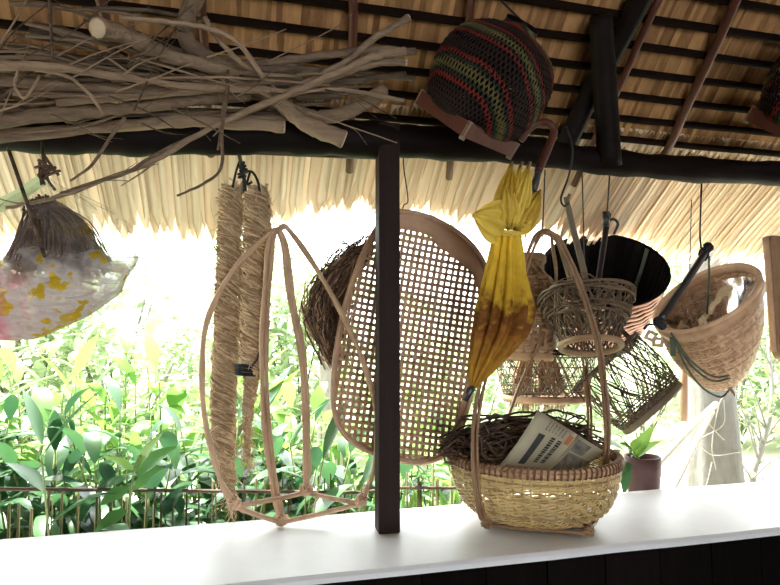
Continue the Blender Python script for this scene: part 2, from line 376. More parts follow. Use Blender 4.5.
for k in range(16):
    x0 = rnd.uniform(-30, 90); y0 = rnd.uniform(0, 60); x1 = x0+rnd.uniform(60, 160); y1 = y0+rnd.uniform(10, 60)
    Y0 = rnd.uniform(1.42, 1.52); r = rnd.uniform(.003, .007)
    B([(x0, y0, Y0), (lin(x0, x1, .5), lin(y0, y1, .5)-5, Y0), (x1, y1, Y0+.05)], r, r*.7, None, G, rnd.random()*.7, 5)
for o in COL.objects:
    if o.get('group') == G and 'label' not in o: o['label'] = 'dry brown stick jammed among others inside the firewood pile on the beam'
# ------------------------------------------------------------ weaving helpers
def frame(px, py, Y, ax, roll=0.0):
    """matrix whose local z is the axis given in (right, up, towards-camera) parts"""
    vw = ray(px, py).normalized(); rt = (RT-vw*RT.dot(vw)).normalized(); up = rt.cross(vw)
    z = (rt*ax[0]+up*ax[1]-vw*ax[2]).normalized()
    x = rt-z*rt.dot(z); x.normalize(); y = z.cross(x)
    return Matrix.Translation(P(px, py, Y)) @ Matrix((x, y, z)).transposed().to_4x4() @ Matrix.Rotation(roll, 4, 'Z')
def uframe(loc, roll=0.0): return Matrix.Translation(loc) @ Matrix.Rotation(roll, 4, 'Z')
def pr(prof, t):
    n = len(prof)-1; x = min(max(t, 0), 1)*n; i = min(int(x), n-1); f = x-i
    if n >= 2:
        p = [prof[max(i-1, 0)], prof[i], prof[i+1], prof[min(i+2, n)]]; o = []
        for k in (0, 1):
            a, b, c, d = (q[k] for q in p)
            o.append(.5*(2*b+(c-a)*f+(2*a-5*b+4*c-d)*f*f+(3*b-a-3*c+d)*f**3))
        return max(o[0], 0), o[1]
    return lin(prof[0][0], prof[1][0], f), lin(prof[0][1], prof[1][1], f)
def sq(a, e):       # superellipse radius factor (e=2 circle, larger = squarer)
    return (abs(math.cos(a))**e+abs(math.sin(a))**e)**(-1/e)
def rp(M, prof, t, a, off=0.0, e=2):
    r, z = pr(prof, t); r1, z1 = pr(prof, min(1, t+.02)); r0, z0 = pr(prof, max(0, t-.02))
    d = V((r1-r0, z1-z0)); d = d.normalized() if d.length > 1e-9 else V((0, 1))
    r += off*d.y; z -= off*d.x; k = sq(a, e) if e != 2 else 1.0
    return M @ V((r*k*math.cos(a), r*k*math.sin(a), z))
def rn(M, prof, t, a):
    r1, z1 = pr(prof, min(1, t+.02)); r0, z0 = pr(prof, max(0, t-.02))
    return M.to_3x3() @ V(((z1-z0)*math.cos(a), (z1-z0)*math.sin(a), -(r1-r0)))
def stakes(m, M, prof, n, wd, th, t0=0, t1=1, seg=10, e=2, off=0, tone=None):
    for k in range(n):
        a = 2*PI*k/n; m.tone = rnd.random() if tone is None else tone
        ts = [lin(t0, t1, i/seg) for i in range(seg+1)]
        m.tube([rp(M, prof, t, a, off, e) for t in ts], wd/2, 4, [rn(M, prof, t, a) for t in ts], th/wd)
def rows(m, M, prof, t0, t1, nr, ns, amp, wd, th, e=2, twill=1):
    for k in range(nr):
        t = lin(t0, t1, (k+.5)/nr); m.tone = rnd.random(); N = ns*2; ps = []; ns_ = []
        for i in range(N):
            a = 2*PI*i/N; ph = (i+(k % 2)*1)*PI/1 if twill == 1 else (i+k)*PI/2
            ps.append(rp(M, prof, t, a, amp*math.cos(ph), e)); ns_.append(rn(M, prof, t, a))
        m.tube(ps, wd/2, 4, ns_, th/wd, closed=True)
def helix(m, M, prof, n, twist, wd, th, amp, seg=16, t0=0, t1=1, jit=0.0, e=2):
    for s_ in (1, -1):
        for k in range(n):
            m.tone = rnd.random(); a0 = 2*PI*k/n+rnd.gauss(0, jit); tw = twist*s_*(1+rnd.gauss(0, jit)*2)
            ps = []; ns_ = []
            for i in range(seg+1):
                t = lin(t0, t1, i/seg); a = a0+tw*(i/seg)
                ps.append(rp(M, prof, t, a, s_*amp*math.cos(i*PI), e)); ns_.append(rn(M, prof, t, a))
            m.tube(ps, wd/2, 4, ns_, th/wd)
def ring(m, M, r, z, tr, n=8, seg=48, e=2, asp=1.0, cx=0, cy=0):
    ps = [M @ V((cx+r*(sq(2*PI*i/seg, e) if e != 2 else 1)*math.cos(2*PI*i/seg), cy+r*(sq(2*PI*i/seg, e) if e != 2 else 1)*math.sin(2*PI*i/seg), z)) for i in range(seg)]
    m.tube(ps, tr, n, [M.to_3x3() @ V((math.cos(2*PI*i/seg), math.sin(2*PI*i/seg), 0)) for i in range(seg)], asp, closed=True)
def disc_weave(m, M, r, z, n, wd, th):
    for ax in (0, 1):
        for k in range(n):
            o = lin(-r, r, (k+.5)/n); h = math.sqrt(max(r*r-o*o, 0)); m.tone = rnd.random()
            ps = [M @ (V((lin(-h, h, i/8), o, z+th*(1 if (i+k) % 2 else -1)*.5)) if ax == 0 else V((o, lin(-h, h, i/8), z-th*(1 if (i+k) % 2 else -1)*.5))) for i in range(9)]
            m.tube(ps, wd/2, 4, M.to_3x3() @ V((0, 0, 1)), th/wd)
def tubes(name, paths, r, material, parent=None, n=7, tone=.5, k=6, **kw):
    m = MB(); m.tone = tone
    for p in paths: m.tube(spl(p, k), r, n)
    return m.build(name, MT[material], parent, **kw)
def cord(name, pts, r, material, label, cat='cord', group=None):
    m = MB(); q = spl(pts, 6); m.tube(q, r, 6)
    return tag(m.build(name, MT[material], origin=q[0]), label, cat, group)
def winding(m, p, T, r, length, wires, turns=5):
    T = T.normalized(); A = T.orthogonal().normalized(); Bq = T.cross(A)
    m.tube([p+T*(length*(i/(turns*8)-.5))+(A*math.cos(i*PI/4)+Bq*math.sin(i*PI/4))*r for i in range(turns*8+1)], wires, 5)

# ------------------------------------------------------------ rattan carriers (shoulder-pole slings) on the ledge
def carrier(label, feet, arms, base_order, r=.008, material='rattan', pairs=False):
    root = thing('rattan_carrier', sum(feet, V())/len(feet), label, 'carrier')
    root.location.z = LZ
    for pts, double in arms:
        m = MB(); m.tone = rnd.random(); q = spl(pts, 7); L = len(q)
        rr = [r*(1.05+.15*math.sin(i*.7)) for i in range(L)]
        m.tube(q, rr, 8)
        if double:
            o = double; m.tone = rnd.random(); m.tube([p+o*(min(1, i/6)*min(1, (L-i)/5)) for i, p in enumerate(q)], [x*.85 for x in rr], 8)
        m.build('arm', MT[material], root)
    for a, b in base_order:
        m = MB(); m.tone = rnd.random(); p, q = feet[a]+V((0, 0, .013)), feet[b]+V((0, 0, .013)); d = (q-p)*.06
        m.tube(spl([p-d, p.lerp(q, .5)+V((0, 0, -.002)), q+d], 6), r*.95, 8); m.tone = rnd.random(); pairs and m.tube(spl([p-d*.5+V((0, 0, .017)), p.lerp(q, .5)+V((0, 0, .016)), q+d*.5+V((0, 0, .017))], 6), r*.7, 8); m.build('base_rod', MT[material], root)
    for f in feet:
        m = MB(); m.tone = .8
        for k in range(4):
            T = V((rnd.uniform(-1, 1), rnd.uniform(-1, 1), .6)); winding(m, f+V((0, 0, .022)), T, r*1.9, .026, .0042, 3)
        m.build('joint_wrap', MT[material], root)
    return root
f = [Pz(281, 527, LZ), P(234, 511, 1.69), P(306, 497, 1.78), P(361, 508, 1.71)]
u = V((0, 0, .02)); y0, y1, y2, y3 = [q.y for q in f]; ym = sum(q.y for q in f)/4; AP = P(279, 229, ym)
carrier('empty rattan carrying sling standing on the white ledge left of the square post', f, [
    ([AP, P(262, 240, ym), P(232, 272, lin(ym, y1, .4)), P(208, 318, lin(ym, y1, .6)), P(202, 365, lin(ym, y1, .8)), P(205, 420, y1), P(220, 478, y1), f[1]+u], None),
    ([AP, P(270, 236, ym), P(266, 275, lin(ym, y0, .3)), P(262, 340, lin(ym, y0, .5)), P(264, 420, lin(ym, y0, .8)), P(273, 490, y0), f[0]+u], RT*.013),
    ([AP, P(284, 250, ym), P(290, 300, lin(ym, y2, .3)), P(300, 350, lin(ym, y2, .6)), P(304, 400, y2), P(305, 450, y2), f[2]+u], RT*.010),
    ([AP, P(288, 229, ym), P(316, 268, lin(ym, y3, .3)), P(345, 320, lin(ym, y3, .5)), P(366, 370, lin(ym, y3, .7)), P(377, 420, y3), P(374, 470, y3), f[3]+u], None)],
    [(0, 1), (1, 2), (2, 3), (3, 0)], r=.0075)

# ------------------------------------------------------------ the loaded basket in its carrier
bf = [Pz(487, 530, LZ), Pz(588, 538, LZ)]
ax_ = (bf[1]-bf[0]); per = V((-ax_.y, ax_.x, 0)).normalized()*ax_.length*.95
feet = [bf[0], bf[1], bf[1]+per, bf[0]+per]; cen = sum(feet, V())/4
yf, yb = (feet[0].y+feet[1].y)/2, (feet[2].y+feet[3].y)/2; yc = cen.y
ya = yf-.01; yk = 1.90; AL, AR = P(541, 231, ya), P(553, 233, ya)
carrier('rattan carrying sling holding the big round basket, arched up among the hanging baskets', feet, [
    ([AR, AL, P(531, 245, ya), P(517, 285, ya), P(497, 335, ya), P(480, 385, yf), P(473, 430, yf), P(474, 480, yf), P(480, 515, yf), feet[0]+u], RT*.012),
    ([AL, AR, P(564, 246, ya), P(583, 289, ya), P(599, 340, ya), P(606, 390, yf), P(609, 440, yf), P(604, 490, yf), P(596, 520, yf), feet[1]+u], RT*-.010),
    ([AL, P(557, 242, ya+.03), P(569, 280, yk), P(579, 330, yk), P(585, 380, yk-.02), P(588, 430, yb), feet[2]+u], RT*.011),
    ([AR, P(552, 242, ya+.03), P(556, 280, yk), P(545, 330, yk), P(522, 380, yk-.02), P(505, 430, yb), feet[3]+u], None)],
    [(0, 1), (1, 2), (2, 3), (3, 0)], r=.0056, material='rattan_brown', pairs=True)
bz = LZ+.022
RB = 81/FOC*((P(535, 455, yc)-CAM).dot(FW))
bc = V((P(533, 455, yc).x, yc, bz)); HB = P(537, 456, yc).z-bz
Mb = uframe(bc, .2)
prof = [(.0, .0), (RB*.48, .0), (RB*.70, .010), (RB*.86, HB*.22), (RB*.96, HB*.52), (RB*1.0, HB*.8), (RB, HB)]
root = thing('carrying_basket', bc, 'big round tightly woven golden bamboo basket standing on the white ledge', 'basket')
m = MB(); rows(m, Mb, prof, .36, .99, 27, 66, .0034, .0054, .0016, twill=2); m.build('weave', MT['bamboo_gold'], root)
m = MB(); stakes(m, Mb, prof, 66, .006, .0012, .05, 1, 14); m.build('stakes', MT['bamboo_gold'], root)
m = MB(); m.tone = .5; disc_weave(m, Mb, RB*.66, .004, 16, .018, .0015); m.build('bottom', MT['bamboo_gold'], root)
m = MB(); m.tone = .35
ring(m, Mb, RB+.005, HB-.002, .008, 6, 72, asp=.4); ring(m, Mb, RB-.005, HB-.002, .008, 6, 72, asp=.4); ring(m, Mb, RB, HB+.008, .006, 6, 72)
rim = m.build('rim', MT['bamboo_tan'], root)
m = MB(); m.tone = .15
for k in range(92):
    a = 2*PI*k/92; c_ = [(-.010, -.010), (.010, -.010), (.012, .006), (.006, .0145), (-.006, .0145), (-.012, .006)]
    m.tube([Mb @ V(((RB+o)*math.cos(a+j*.006), (RB+o)*math.sin(a+j*.006), HB+z)) for j, (o, z) in enumerate(c_)], .0022, 4, closed=True)
m.build('rim_binding', MT['rattan_dark'], rim)

# roots and newspaper in the basket
def strands(m, n, path, spread, r, curl=.02, seg=7, tones=(0, 1)):
    q = spl(path, 8); L = len(q)
    for k in range(n):
        o = V((rnd.gauss(0, spread), rnd.gauss(0, spread), rnd.gauss(0, spread))); i0 = rnd.randint(0, L//3); i1 = rnd.randint(2*L//3, L-1)
        ps = []; w_ = V((0, 0, 0))
        for i in range(seg+1):
            t = i/seg; c = q[int(lin(i0, i1, t))]
            w_ = w_*.6+V((rnd.gauss(0, curl), rnd.gauss(0, curl), rnd.gauss(0, curl)))
            ps.append(c+o*(.7+.6*math.sin(t*PI))+w_)
        m.tone = lin(tones[0], tones[1], rnd.random()); m.tube(spl(ps, 2), r*rnd.uniform(.6, 1.3), 4)
rim_z = bz+HB
root_b = thing('root_bundle', bc+V((0, 0, .1)), 'dark brown bundle of wiry dried roots heaped in the big golden basket', 'dried roots')
m = MB(); fy = yc
strands(m, 150, [P(444, 446, yc-.02), P(470, 441, yc), P(510, 436, yc+.06), P(560, 434, yc+.10), P(600, 450, yc+.12)], .017, .0024, .011)
strands(m, 60, [P(468, 445, yc-.05), P(495, 450, yc-.04), P(530, 455, yc), P(585, 452, yc+.02)], .018, .0024, .012)
m.build('roots', MT['fibre_dark'], root_b)
m = MB()
for k in range(45):
    c = P(rnd.gauss(572, 10), rnd.gauss(432, 7), yc+.11); a0 = rnd.random()*6; R_ = rnd.uniform(.015, .04); tl_ = V((rnd.gauss(0, .4), rnd.gauss(0, .4), 1)).normalized(); A = tl_.orthogonal().normalized(); Bq = tl_.cross(A)
    m.tone = rnd.random(); m.tube([c+(A*math.cos(a0+i*.5)+Bq*math.sin(a0+i*.5))*R_*(1+.04*i) for i in range(11)], .002, 4)
m.build('coil', MT['fibre_dark'], root_b)
m = MB(); m.tone = .9
q = spl([P(478, 436, yc-.03), P(485, 444, yc-.05), P(484, 456, yc-.05)], 5); m.tube(q, .006, 6)
m.build('tie', MT['fibre_tan'], root_b)

# newspaper: a folded sheet, bent over the roots, with headline bars, text lines and two pictures
mk('paper', (.40, .36, .24), (.58, .53, .38), rough=.8, sc=6, bump=.05, tone=.3)
mk('print_black', (.02, .02, .022), (.06, .06, .06), rough=.8, sc=40, bump=0)
mk('print_grey', (.05, .05, .045), (.36, .34, .28), rough=.8, sc=34, bump=0, tone=.2)
mk('print_orange', (.45, .15, .05), (.6, .25, .1), rough=.8, sc=30, bump=0)
mk('print_brown', (.34, .2, .13), (.52, .36, .25), rough=.8, sc=14, bump=0)
yn = yc-.06
pa = P(493, 473, yn-.05); pb = P(541, 476, yn-.07); pd = P(538, 410, yn+.02); pc = P(602, 458, yn+.05); pe = P(553, 415, yn+.03)
e1 = pb-pa; e2 = pd-pa
def paper_pt(u, v):     # u along the short foot edge, v up the sheet
    p = pa+e2*v+(P(577, 434, yn+.035)-pd)*u*1.0*v+e1*u*(1-v)
    return p+(-FW)*(.012*math.sin(PI*v)+.006*math.sin(5*u+3*v))
root_n = thing('newspaper', (pa+pb)/2, 'folded printed newspaper sheet tucked into the big golden basket', 'newspaper')
fr = MB(); fr.grid([[paper_pt(u/8, v/8) for u in range(9)] for v in range(9)]); 
sheet = fr.build('sheet', MT['paper'], root_n); so = sheet.modifiers.new('thickness', 'SOLIDIFY'); so.thickness = .0012; so.offset = -1
def page2(u, v):
    r0 = paper_pt(1, v); tip = P(lin(566, 606, v), lin(478, 452, v), lin(yn-.05, yn+.045, v))
    return r0.lerp(tip, u)+(-FW)*(.014*math.sin(PI*u)*(.4+v))
m = MB(); m.grid([[page2(u/8, v/8) for u in range(9)] for v in range(9)]); s2 = m.build('back_page', MT['paper'], root_n)
so = s2.modifiers.new('thickness', 'SOLIDIFY'); so.thickness = .0012; so.offset = -1
def patch(name, fn, u0, u1, v0, v1, k, parent, n=5):
    m = MB(); m.tone = rnd.random()
    m.grid([[fn(lin(u0, u1, i/n), lin(v0, v1, j/n))-FW*.0016 for i in range(n+1)] for j in range(n+1)]); return m.build(name, MT[k], parent)
def lines(name, fn, u0, u1, v0, v1, n, k, parent, words=True, th=.45, along='v'):
    m = MB()
    for i in range(n):
        c0 = lin(u0, u1, (i+.5-th/2)/n); c1 = lin(u0, u1, (i+.5+th/2)/n); v = v0
        while v < v1:
            l = min(rnd.uniform(.015, .05), v1-v)
            m.grid([[fn(c0, v+l*q/2)-FW*.002, fn(c1, v+l*q/2)-FW*.002] for q in (0, 1, 2)]); v += l+.010
    return m.build(name, MT[k], parent)
patch('picture', paper_pt, .10, .95, .02, .16, 'print_brown', sheet)
patch('headline_block', paper_pt, .30, .45, .20, .72, 'print_black', sheet)
lines('headline', paper_pt, .56, .86, .26, .74, 2, 'print_black', sheet, th=.6)
lines('text_column', paper_pt, .35, .80, .80, .96, 6, 'print_grey', sheet)
patch('orange_banner', paper_pt, .86, .97, .72, .92, 'print_orange', sheet)
patch('photo', page2, .10, .95, .05, .62, 'print_grey', s2); patch('photo', page2, .08, .5, .66, .93, 'print_grey', s2)

# ------------------------------------------------------------ open-weave tray
YT = 1.80
out = [(389, 214), (402, 211), (430, 217), (458, 232), (478, 252), (487, 275), (484, 315), (478, 360), (470, 400), (458, 438), (444, 456), (420, 463), (390, 458), (358, 446), (340, 428), (333, 400), (336, 350), (346, 300), (360, 260), (374, 232)]
Ot = spl([P(x, y, YT) for x, y in out], 4, True); ct = sum(Ot, V())/len(Ot)
tx = (RT-V((0, RT.y, 0))).normalized(); tx = V((1, 0, 0)); tz = V((0, 0, 1)); th_ = math.radians(9)
ex = tx*math.cos(th_)-tz*math.sin(th_); ez = tx*math.sin(th_)+tz*math.cos(th_)
poly = [((p-ct).dot(ex), (p-ct).dot(ez)) for p in Ot]
def inside(x, z, pl):
    c = False; j = len(pl)-1
    for i in range(len(pl)):
        if (pl[i][1] > z) != (pl[j][1] > z) and x < (pl[j][0]-pl[i][0])*(z-pl[i][1])/(pl[j][1]-pl[i][1])+pl[i][0]: c = not c
        j = i
    return c
H_ = max(q[1] for q in poly); W_ = max(q[0] for q in poly)
def tp(x, z, off=0):
    d = max(0, 1-(x/W_)**2)*max(0, 1-(z/H_)**2)
    return ct+ex*x+ez*z+V((0, .045*d**.6+off, 0))
root = thing('woven_tray', Ot[0], 'large rounded open-weave cane tray hanging behind the square post', 'tray')
m = MB(); PX = .0205
for axis in (0, 1):
    N = int((W_ if axis == 0 else H_)/PX)+1
    for k in range(-N, N+1):
        o_ = (k+.5)*PX+rnd.uniform(-.001, .001); run = []; m.tone = rnd.random(); wd = .0112*rnd.uniform(.85, 1.1)
        M_ = int((H_ if axis == 0 else W_)/PX*2)+2
        def flush():
            if len(run) > 2: m.tube(run, wd/2, 4, V((0, 1, 0)), .12)
            run.clear()
        for i in range(-M_, M_+1):
            s_ = i*PX/2; x, z = (o_, s_) if axis == 0 else (s_, o_)
            if inside(x, z, poly): run.append(tp(x, z, .0012*(1 if ((i//2+k) % 2) else -1)*(1 if axis == 0 else -1)))
            else: flush()
        flush()
m.build('mesh', MT['tray_cane'], root)
m = MB(); m.tone = .5; rws = []
n = len(poly)
for j in range(4):
    r_ = []
    for i, (x, z) in enumerate(poly):
        f_ = i/n; px, py = proj(Ot[i])
        wdt = .012+.045*max(0, min(1, (290-py)/50))*(1 if px > 380 else .25)+(.016 if px > 440 else 0)
        L = math.hypot(x, z); k = 1-wdt*(j/3)/L; r_.append(tp(x*k, z*k, -.002-.001*(j % 2)))
    rws.append(r_)
m.grid(rws, closed=True); bd = m.build('border', MT['tray_cane'], root); so = bd.modifiers.new('t', 'SOLIDIFY'); so.thickness = .003
m = MB(); m.tone = .6; m.tube([p for p in Ot], .0075, 8, closed=True); m.tube([p+V((0, .012, 0)) for p in Ot], .006, 6, closed=True); m.build('rim', MT['tray_rim'], root)
tubes('hanging_cord', [[P(401, 213, YT), P(404, 205, YT), P(408, 200, YT-.01), P(404, 170, YBM+.05), P(403, 155, YBM+.06)]], .002, 'cord_black', root)

# dried fibre bunch behind the tray
root = thing('fibre_bunch', P(352, 250, YT+.07), 'dark bunch of wiry dried fibre hanging at the left edge of the open-weave tray', 'fibre bunch')
m = MB(); yy = YT+.09
strands(m, 230, [P(372, 242, yy), P(350, 262, yy), P(332, 292, yy), P(327, 325, yy), P(338, 365, yy)], .020, .0016, .010, seg=8)
m.build('dark_strands', MT['fibre_dark'], root)
m = MB(); strands(m, 130, [P(366, 250, yy), P(340, 268, yy-.01), P(320, 300, yy-.01), P(317, 330, yy), P(332, 362, yy)], .014, .0014, .010, seg=8)
m.build('pale_strands', MT['fibre_tan'], root)
m = MB()
for k in range(16):
    p = P(rnd.uniform(348, 372), rnd.uniform(240, 268), yy); m.tone = 0; d = V((rnd.uniform(-.10, .03), 0, rnd.uniform(-.01, .06)))
    m.tube(spl([p, p+d*.5+V((0, 0, .01)), p+d], 4), .0012, 4)
m.build('loose_ends', MT['fibre_dark'], root)

# ------------------------------------------------------------ two twisted straw ropes
YR = 1.85
def rope(path, radii, label, n, tail):
    q = spl(path, 8); L = len(q); rr = [interp(radii, i/(L-1)) for i in range(L)]
    root = thing('straw_rope', q[0], label, 'straw rope')
    m = MB(); m.tone = .25; m.tube(q, [x*.82 for x in rr], 10); m.build('core', MT['straw_rope'], root)
    m = MB(); 
    for k in range(n):
        t = rnd.random()**.95; i = min(int(t*(L-1)), L-2); T = (q[i+1]-q[i]).normalized(); r = rr[i]*rnd.uniform(.88, 1.06)
        A = V((0, 1, 0)); A = (A-T*A.dot(T)).normalized(); Bq = T.cross(A); a0 = rnd.random()*2*PI; tot = rnd.uniform(1.2, 2.8); pitch = rnd.gauss(.30, .10)
        ps = []; S = 7; fl = rnd.random() < .5
        for j in range(S+1):
            a = a0+tot*j/S; out_ = r*(1+(.05+.28*rnd.random())*max(0, (j-S+2)/2)*fl)
            ps.append(q[i]+T*(-pitch*r*tot*(j/S-.5)*1.6)+(A*math.cos(a)+Bq*math.sin(a))*out_)
        m.tone = rnd.random(); m.tube(ps, rnd.uniform(.0008, .0024), 4)
    for k in range(160):
        i = rnd.randrange(2, int(L*.9)); c = q[i]; a = rnd.random()*6.28; d = V((math.cos(a), math.sin(a), 0)); m.tone = .4+.6*rnd.random(); p = c+d*rr[i]*.9
        m.tube(spl([p, p+d*rnd.uniform(.005, .014)+V((0, 0, rnd.uniform(-.01, .012))), p+d*rnd.uniform(.010, .03)+V((rnd.gauss(0, .006), 0, rnd.uniform(-.03, .02)))], 3), .0009, 3)
    m.build('wound_straw', MT['straw_rope'], root)
    m = MB()
    for k in range(tail):
        i = rnd.randrange(int(L*.72), L); c = q[i]; m.tone = .5+.5*rnd.random(); sp = rr[i]
        d = V((rnd.gauss(0, .4), rnd.gauss(0, .4), -1)).normalized()*rnd.uniform(.03, .07)
        c2 = c+V((rnd.gauss(0, sp*.5), rnd.gauss(0, sp*.5), 0)); m.tube(spl([c2, c2+d*.5+V((rnd.gauss(0, .005), 0, 0)), c2+d+V((rnd.gauss(0, .008), 0, .006))], 3), rnd.uniform(.0007, .0014), 3)
    m.build('frayed_end', MT['straw_rope'], root)
    return root
rope(PP([(232, 188, YR+.03), (230, 230, YR+.03), (228, 290, YR+.03), (226, 350, YR+.03), (223, 410, YR+.03), (226, 460, YR+.02), (231, 502, YR+.01)]), [(0, .028), (.1, .036), (.45, .037), (.62, .037), (.75, .032), (.85, .022), (1, .010)],
     'longer left straw rope of the hanging pair, reaching down almost to the ledge', 1500, 170)
rope_r = rope(PP([(258, 190, YR-.03), (257, 225, YR-.03), (255, 290, YR-.03), (253, 345, YR-.03), (252, 372, YR-.03), (248, 415, YR-.02), (248, 462, YR-.02)]), [(0, .028), (.06, .036), (.2, .039), (.5, .037), (.6, .032), (.70, .020), (.85, .013), (1, .006)],
     'shorter right straw rope of the hanging pair, tied with black cord and frayed below', 1300, 170)
kn = P(239, 153, 1.77)
r_ = thing('black_rope', kn, 'knotted black cord hanging the pair of straw ropes from the beam', 'cord')
m = MB()
m.tube(spl([kn+V((0, -.02, .03)), kn, P(241, 163, YR-.03), P(244, 178, YR-.02), P(245, 196, YR-.01)], 5), .006, 7)
m.tube(spl(PP([(240, 160, YR-.02), (236, 172, YR-.02), (233, 186, YR+.0), (231, 200, YR+.07)]), 5), .004, 6)
m.tube(spl(PP([(243, 172, YR-.03), (252, 172, YR-.04), (258, 182, YR-.07), (260, 195, YR-.06)]), 5), .004, 6)
m.tube(spl(PP([(250, 172, YR-.03), (247, 184, YR-.06), (252, 182, YR-.06)]), 5), .004, 6)
m.build('strand', MT['cord_black'], r_)
m = MB()
for k in range(4): winding(m, P(243+rnd.uniform(-2, 2), 166+k*3, YR-.02), V((rnd.gauss(0, .5), rnd.gauss(0, .5), 1)), .009, .02, .0035, 2)
m.build('knot', MT['cord_black'], r_)
m = MB()
for k in range(3): winding(m, P(247, 366+k*4, YR-.03), V((.1, 0, 1)), .034-.001*k, .010, .003, 2)
m.tube(spl(PP([(252, 366, YR-.07), (257, 360, YR-.08), (259, 352, YR-.08)]), 4), .003, 5)
m.build('tie_band', MT['cord_black'], rope_r)['label'] = 'black cord band tied round the straw rope'
def S(px, py, Y): return (P(px, py, Y)-CAM).dot(FW)/FOC      # metres per pixel there
def scaled(prof, s): return [(a*s, b*s) for a, b in prof]

# ------------------------------------------------------------ closed umbrella hanging by its crook
YU = 1.50; su = S(505, 280, YU)
def umb_mat():
    m = bpy.data.materials.new('umbrella_cloth'); m.use_nodes = True; nt = m.node_tree; N = nt.nodes; L = nt.links; b = N['Principled BSDF']
    b.inputs['Roughness'].default_value = .7; b.inputs['Specular IOR Level'].default_value = .12
    tc = N.new('ShaderNodeTexCoord'); sp = N.new('ShaderNodeSeparateXYZ'); L.new(tc.outputs['Object'], sp.inputs[0])
    no = N.new('ShaderNodeTexNoise'); no.inputs['Scale'].default_value = 34; no.inputs['Detail'].default_value = 5; L.new(tc.outputs['Object'], no.inputs['Vector'])
    ad = N.new('ShaderNodeMath'); ad.operation = 'MULTIPLY_ADD'; ad.inputs[1].default_value = .24; L.new(no.outputs['Fac'], ad.inputs[0]); L.new(sp.outputs['Z'], ad.inputs[2])
    mr = N.new('ShaderNodeMapRange'); mr.inputs[1].default_value = .08; mr.inputs[2].default_value = .52; L.new(ad.outputs[0], mr.inputs[0])
    cr = N.new('ShaderNodeValToRGB'); e = cr.color_ramp.elements
    e[0].position = 0; e[0].color = (.46, .22, .03, 1); e[1].position = 1; e[1].color = (.90, .62, .06, 1)
    for p, c in ((.22, (.50, .27, .035)), (.40, (.33, .135, .022)), (.54, (.17, .055, .015)), (.68, (.62, .38, .035))):
        q = e.new(p); q.color = (*c, 1)
    L.new(mr.outputs[0], cr.inputs[0]); L.new(cr.outputs[0], b.inputs['Base Color'])
    tr = N.new('ShaderNodeBsdfTranslucent'); L.new(cr.outputs[0], tr.inputs['Color']); mx = N.new('ShaderNodeMixShader'); mx.inputs[0].default_value = .2
    L.new(b.outputs[0], mx.inputs[1]); L.new(tr.outputs[0], mx.inputs[2]); L.new(mx.outputs[0], N['Material Output'].inputs['Surface'])
    return m
MT['umb'] = umb_mat(); mk('umb_yellow', (.50, .28, .02), (.98, .76, .14), rough=.5, sc=14, bump=.1, trans=.18, tone=.6)
tip = P(470, 390, YU)
ur = thing('umbrella', tip, 'closed yellow and brown oiled-paper umbrella hanging upside down by its crook handle', 'umbrella')
cs = spl(PP([(473, 388, YU), (482, 367, YU), (496, 336, YU), (502, 310, YU), (504, 285, YU), (506, 258, YU), (507, 232, YU)]), 6)
Rr = [(0, 3), (.16, 12), (.33, 22), (.5, 24), (.67, 20), (.84, 16), (1, 12)]
m = MB(); rw = []
for i, c in enumerate(cs):
    t = i/(len(cs)-1); R_ = interp(Rr, t)*su; row = []
    for j in range(80):
        a = 2*PI*j/80; f = abs(math.sin(5*a+.9*t))
        rr = R_*(.55+.50*f**.8+.10*math.sin(2*a+1))
        if t < .75: rr *= 1+.22*max(0, math.cos(a-.2))*math.sin(PI*t/.75)
        row.append(c+RT*math.cos(a)*rr-FW*math.sin(a)*rr)
    rw.append(row)
m.grid(rw, closed=True); m.build('canopy', MT['umb'], ur)
# gathered hem above the tie: pleated panels ending at rib tips
pet = [((506, 226), (473, 214), (.2, -.1), 38, 1.5), ((503, 228), (498, 196), (0, 0), 26, .3), ((503, 226), (512, 163), (.1, 0), 22, .15), ((508, 228), (522, 163), (0, 0), 19, .1), ((514, 226), (530, 163), (0, 0), 19, .1),
       ((516, 229), (541, 190), (0, 0), 24, .2), ((519, 224), (531, 231), (0, 0), 18, .3), ((511, 230), (518, 182), (0, 0), 34, .1), ((507, 226), (506, 186), (0, 0), 30, .15)]
for k, (a, b, _, wd, cv) in enumerate(pet):
    m = MB(); y_ = YU-.02+.006*(k % 4); p0, p1 = P(*a, y_), P(*b, y_-.012)
    d = p1-p0; side = d.cross(FW).normalized(); rw = []
    for i in range(11):
        t = i/10; ww = wd*su*.5*(.30+.9*math.sin(PI*min(1, t**.8*.62+.2)))*(1-t**3*.93)
        c = p0+d*t+(-FW)*.022*math.sin(PI*t)
        rw.append([c+side*ww*s_+(-FW)*(.014*math.cos(s_*13+k)*(1-t*.5)-.02*abs(s_)) for s_ in [q/8 for q in range(-8, 9)]])
    m.tone = rnd.random(); m.grid(rw); o = m.build('hem_panel', MT['umb_yellow'], ur)
    s_ = o.modifiers.new('t', 'SOLIDIFY'); s_.thickness = .001
    if b[1] < 170:
        m = MB(); m.tone = .4; m.tube([p1-d*.10, p1+d*.02], .0045, 6); m.build('rib_tip', MT['rattan_dark'], o)
m = MB(); m.tone = .8
for k in range(3): ring(m, frame(507, 231+k*2, YU, (.08, 1, 0)), .036, 0, .003, 6, 28)
m.build('tie', MT['umb_yellow'], ur)
m = MB(); m.tube([tip+(cs[0]-tip)*1.2, tip, P(465, 401, YU)], [.011, .011, .008], 8); m.build('ferrule', MT['pole_black'], ur)
m = MB(); q = spl(PP([(510, 228, YU), (524, 205, YU), (533, 190, YU), (537, 175, YU)]), 4); m.tube(q, .006, 7); m.build('shaft', MT['rattan_dark'], ur)
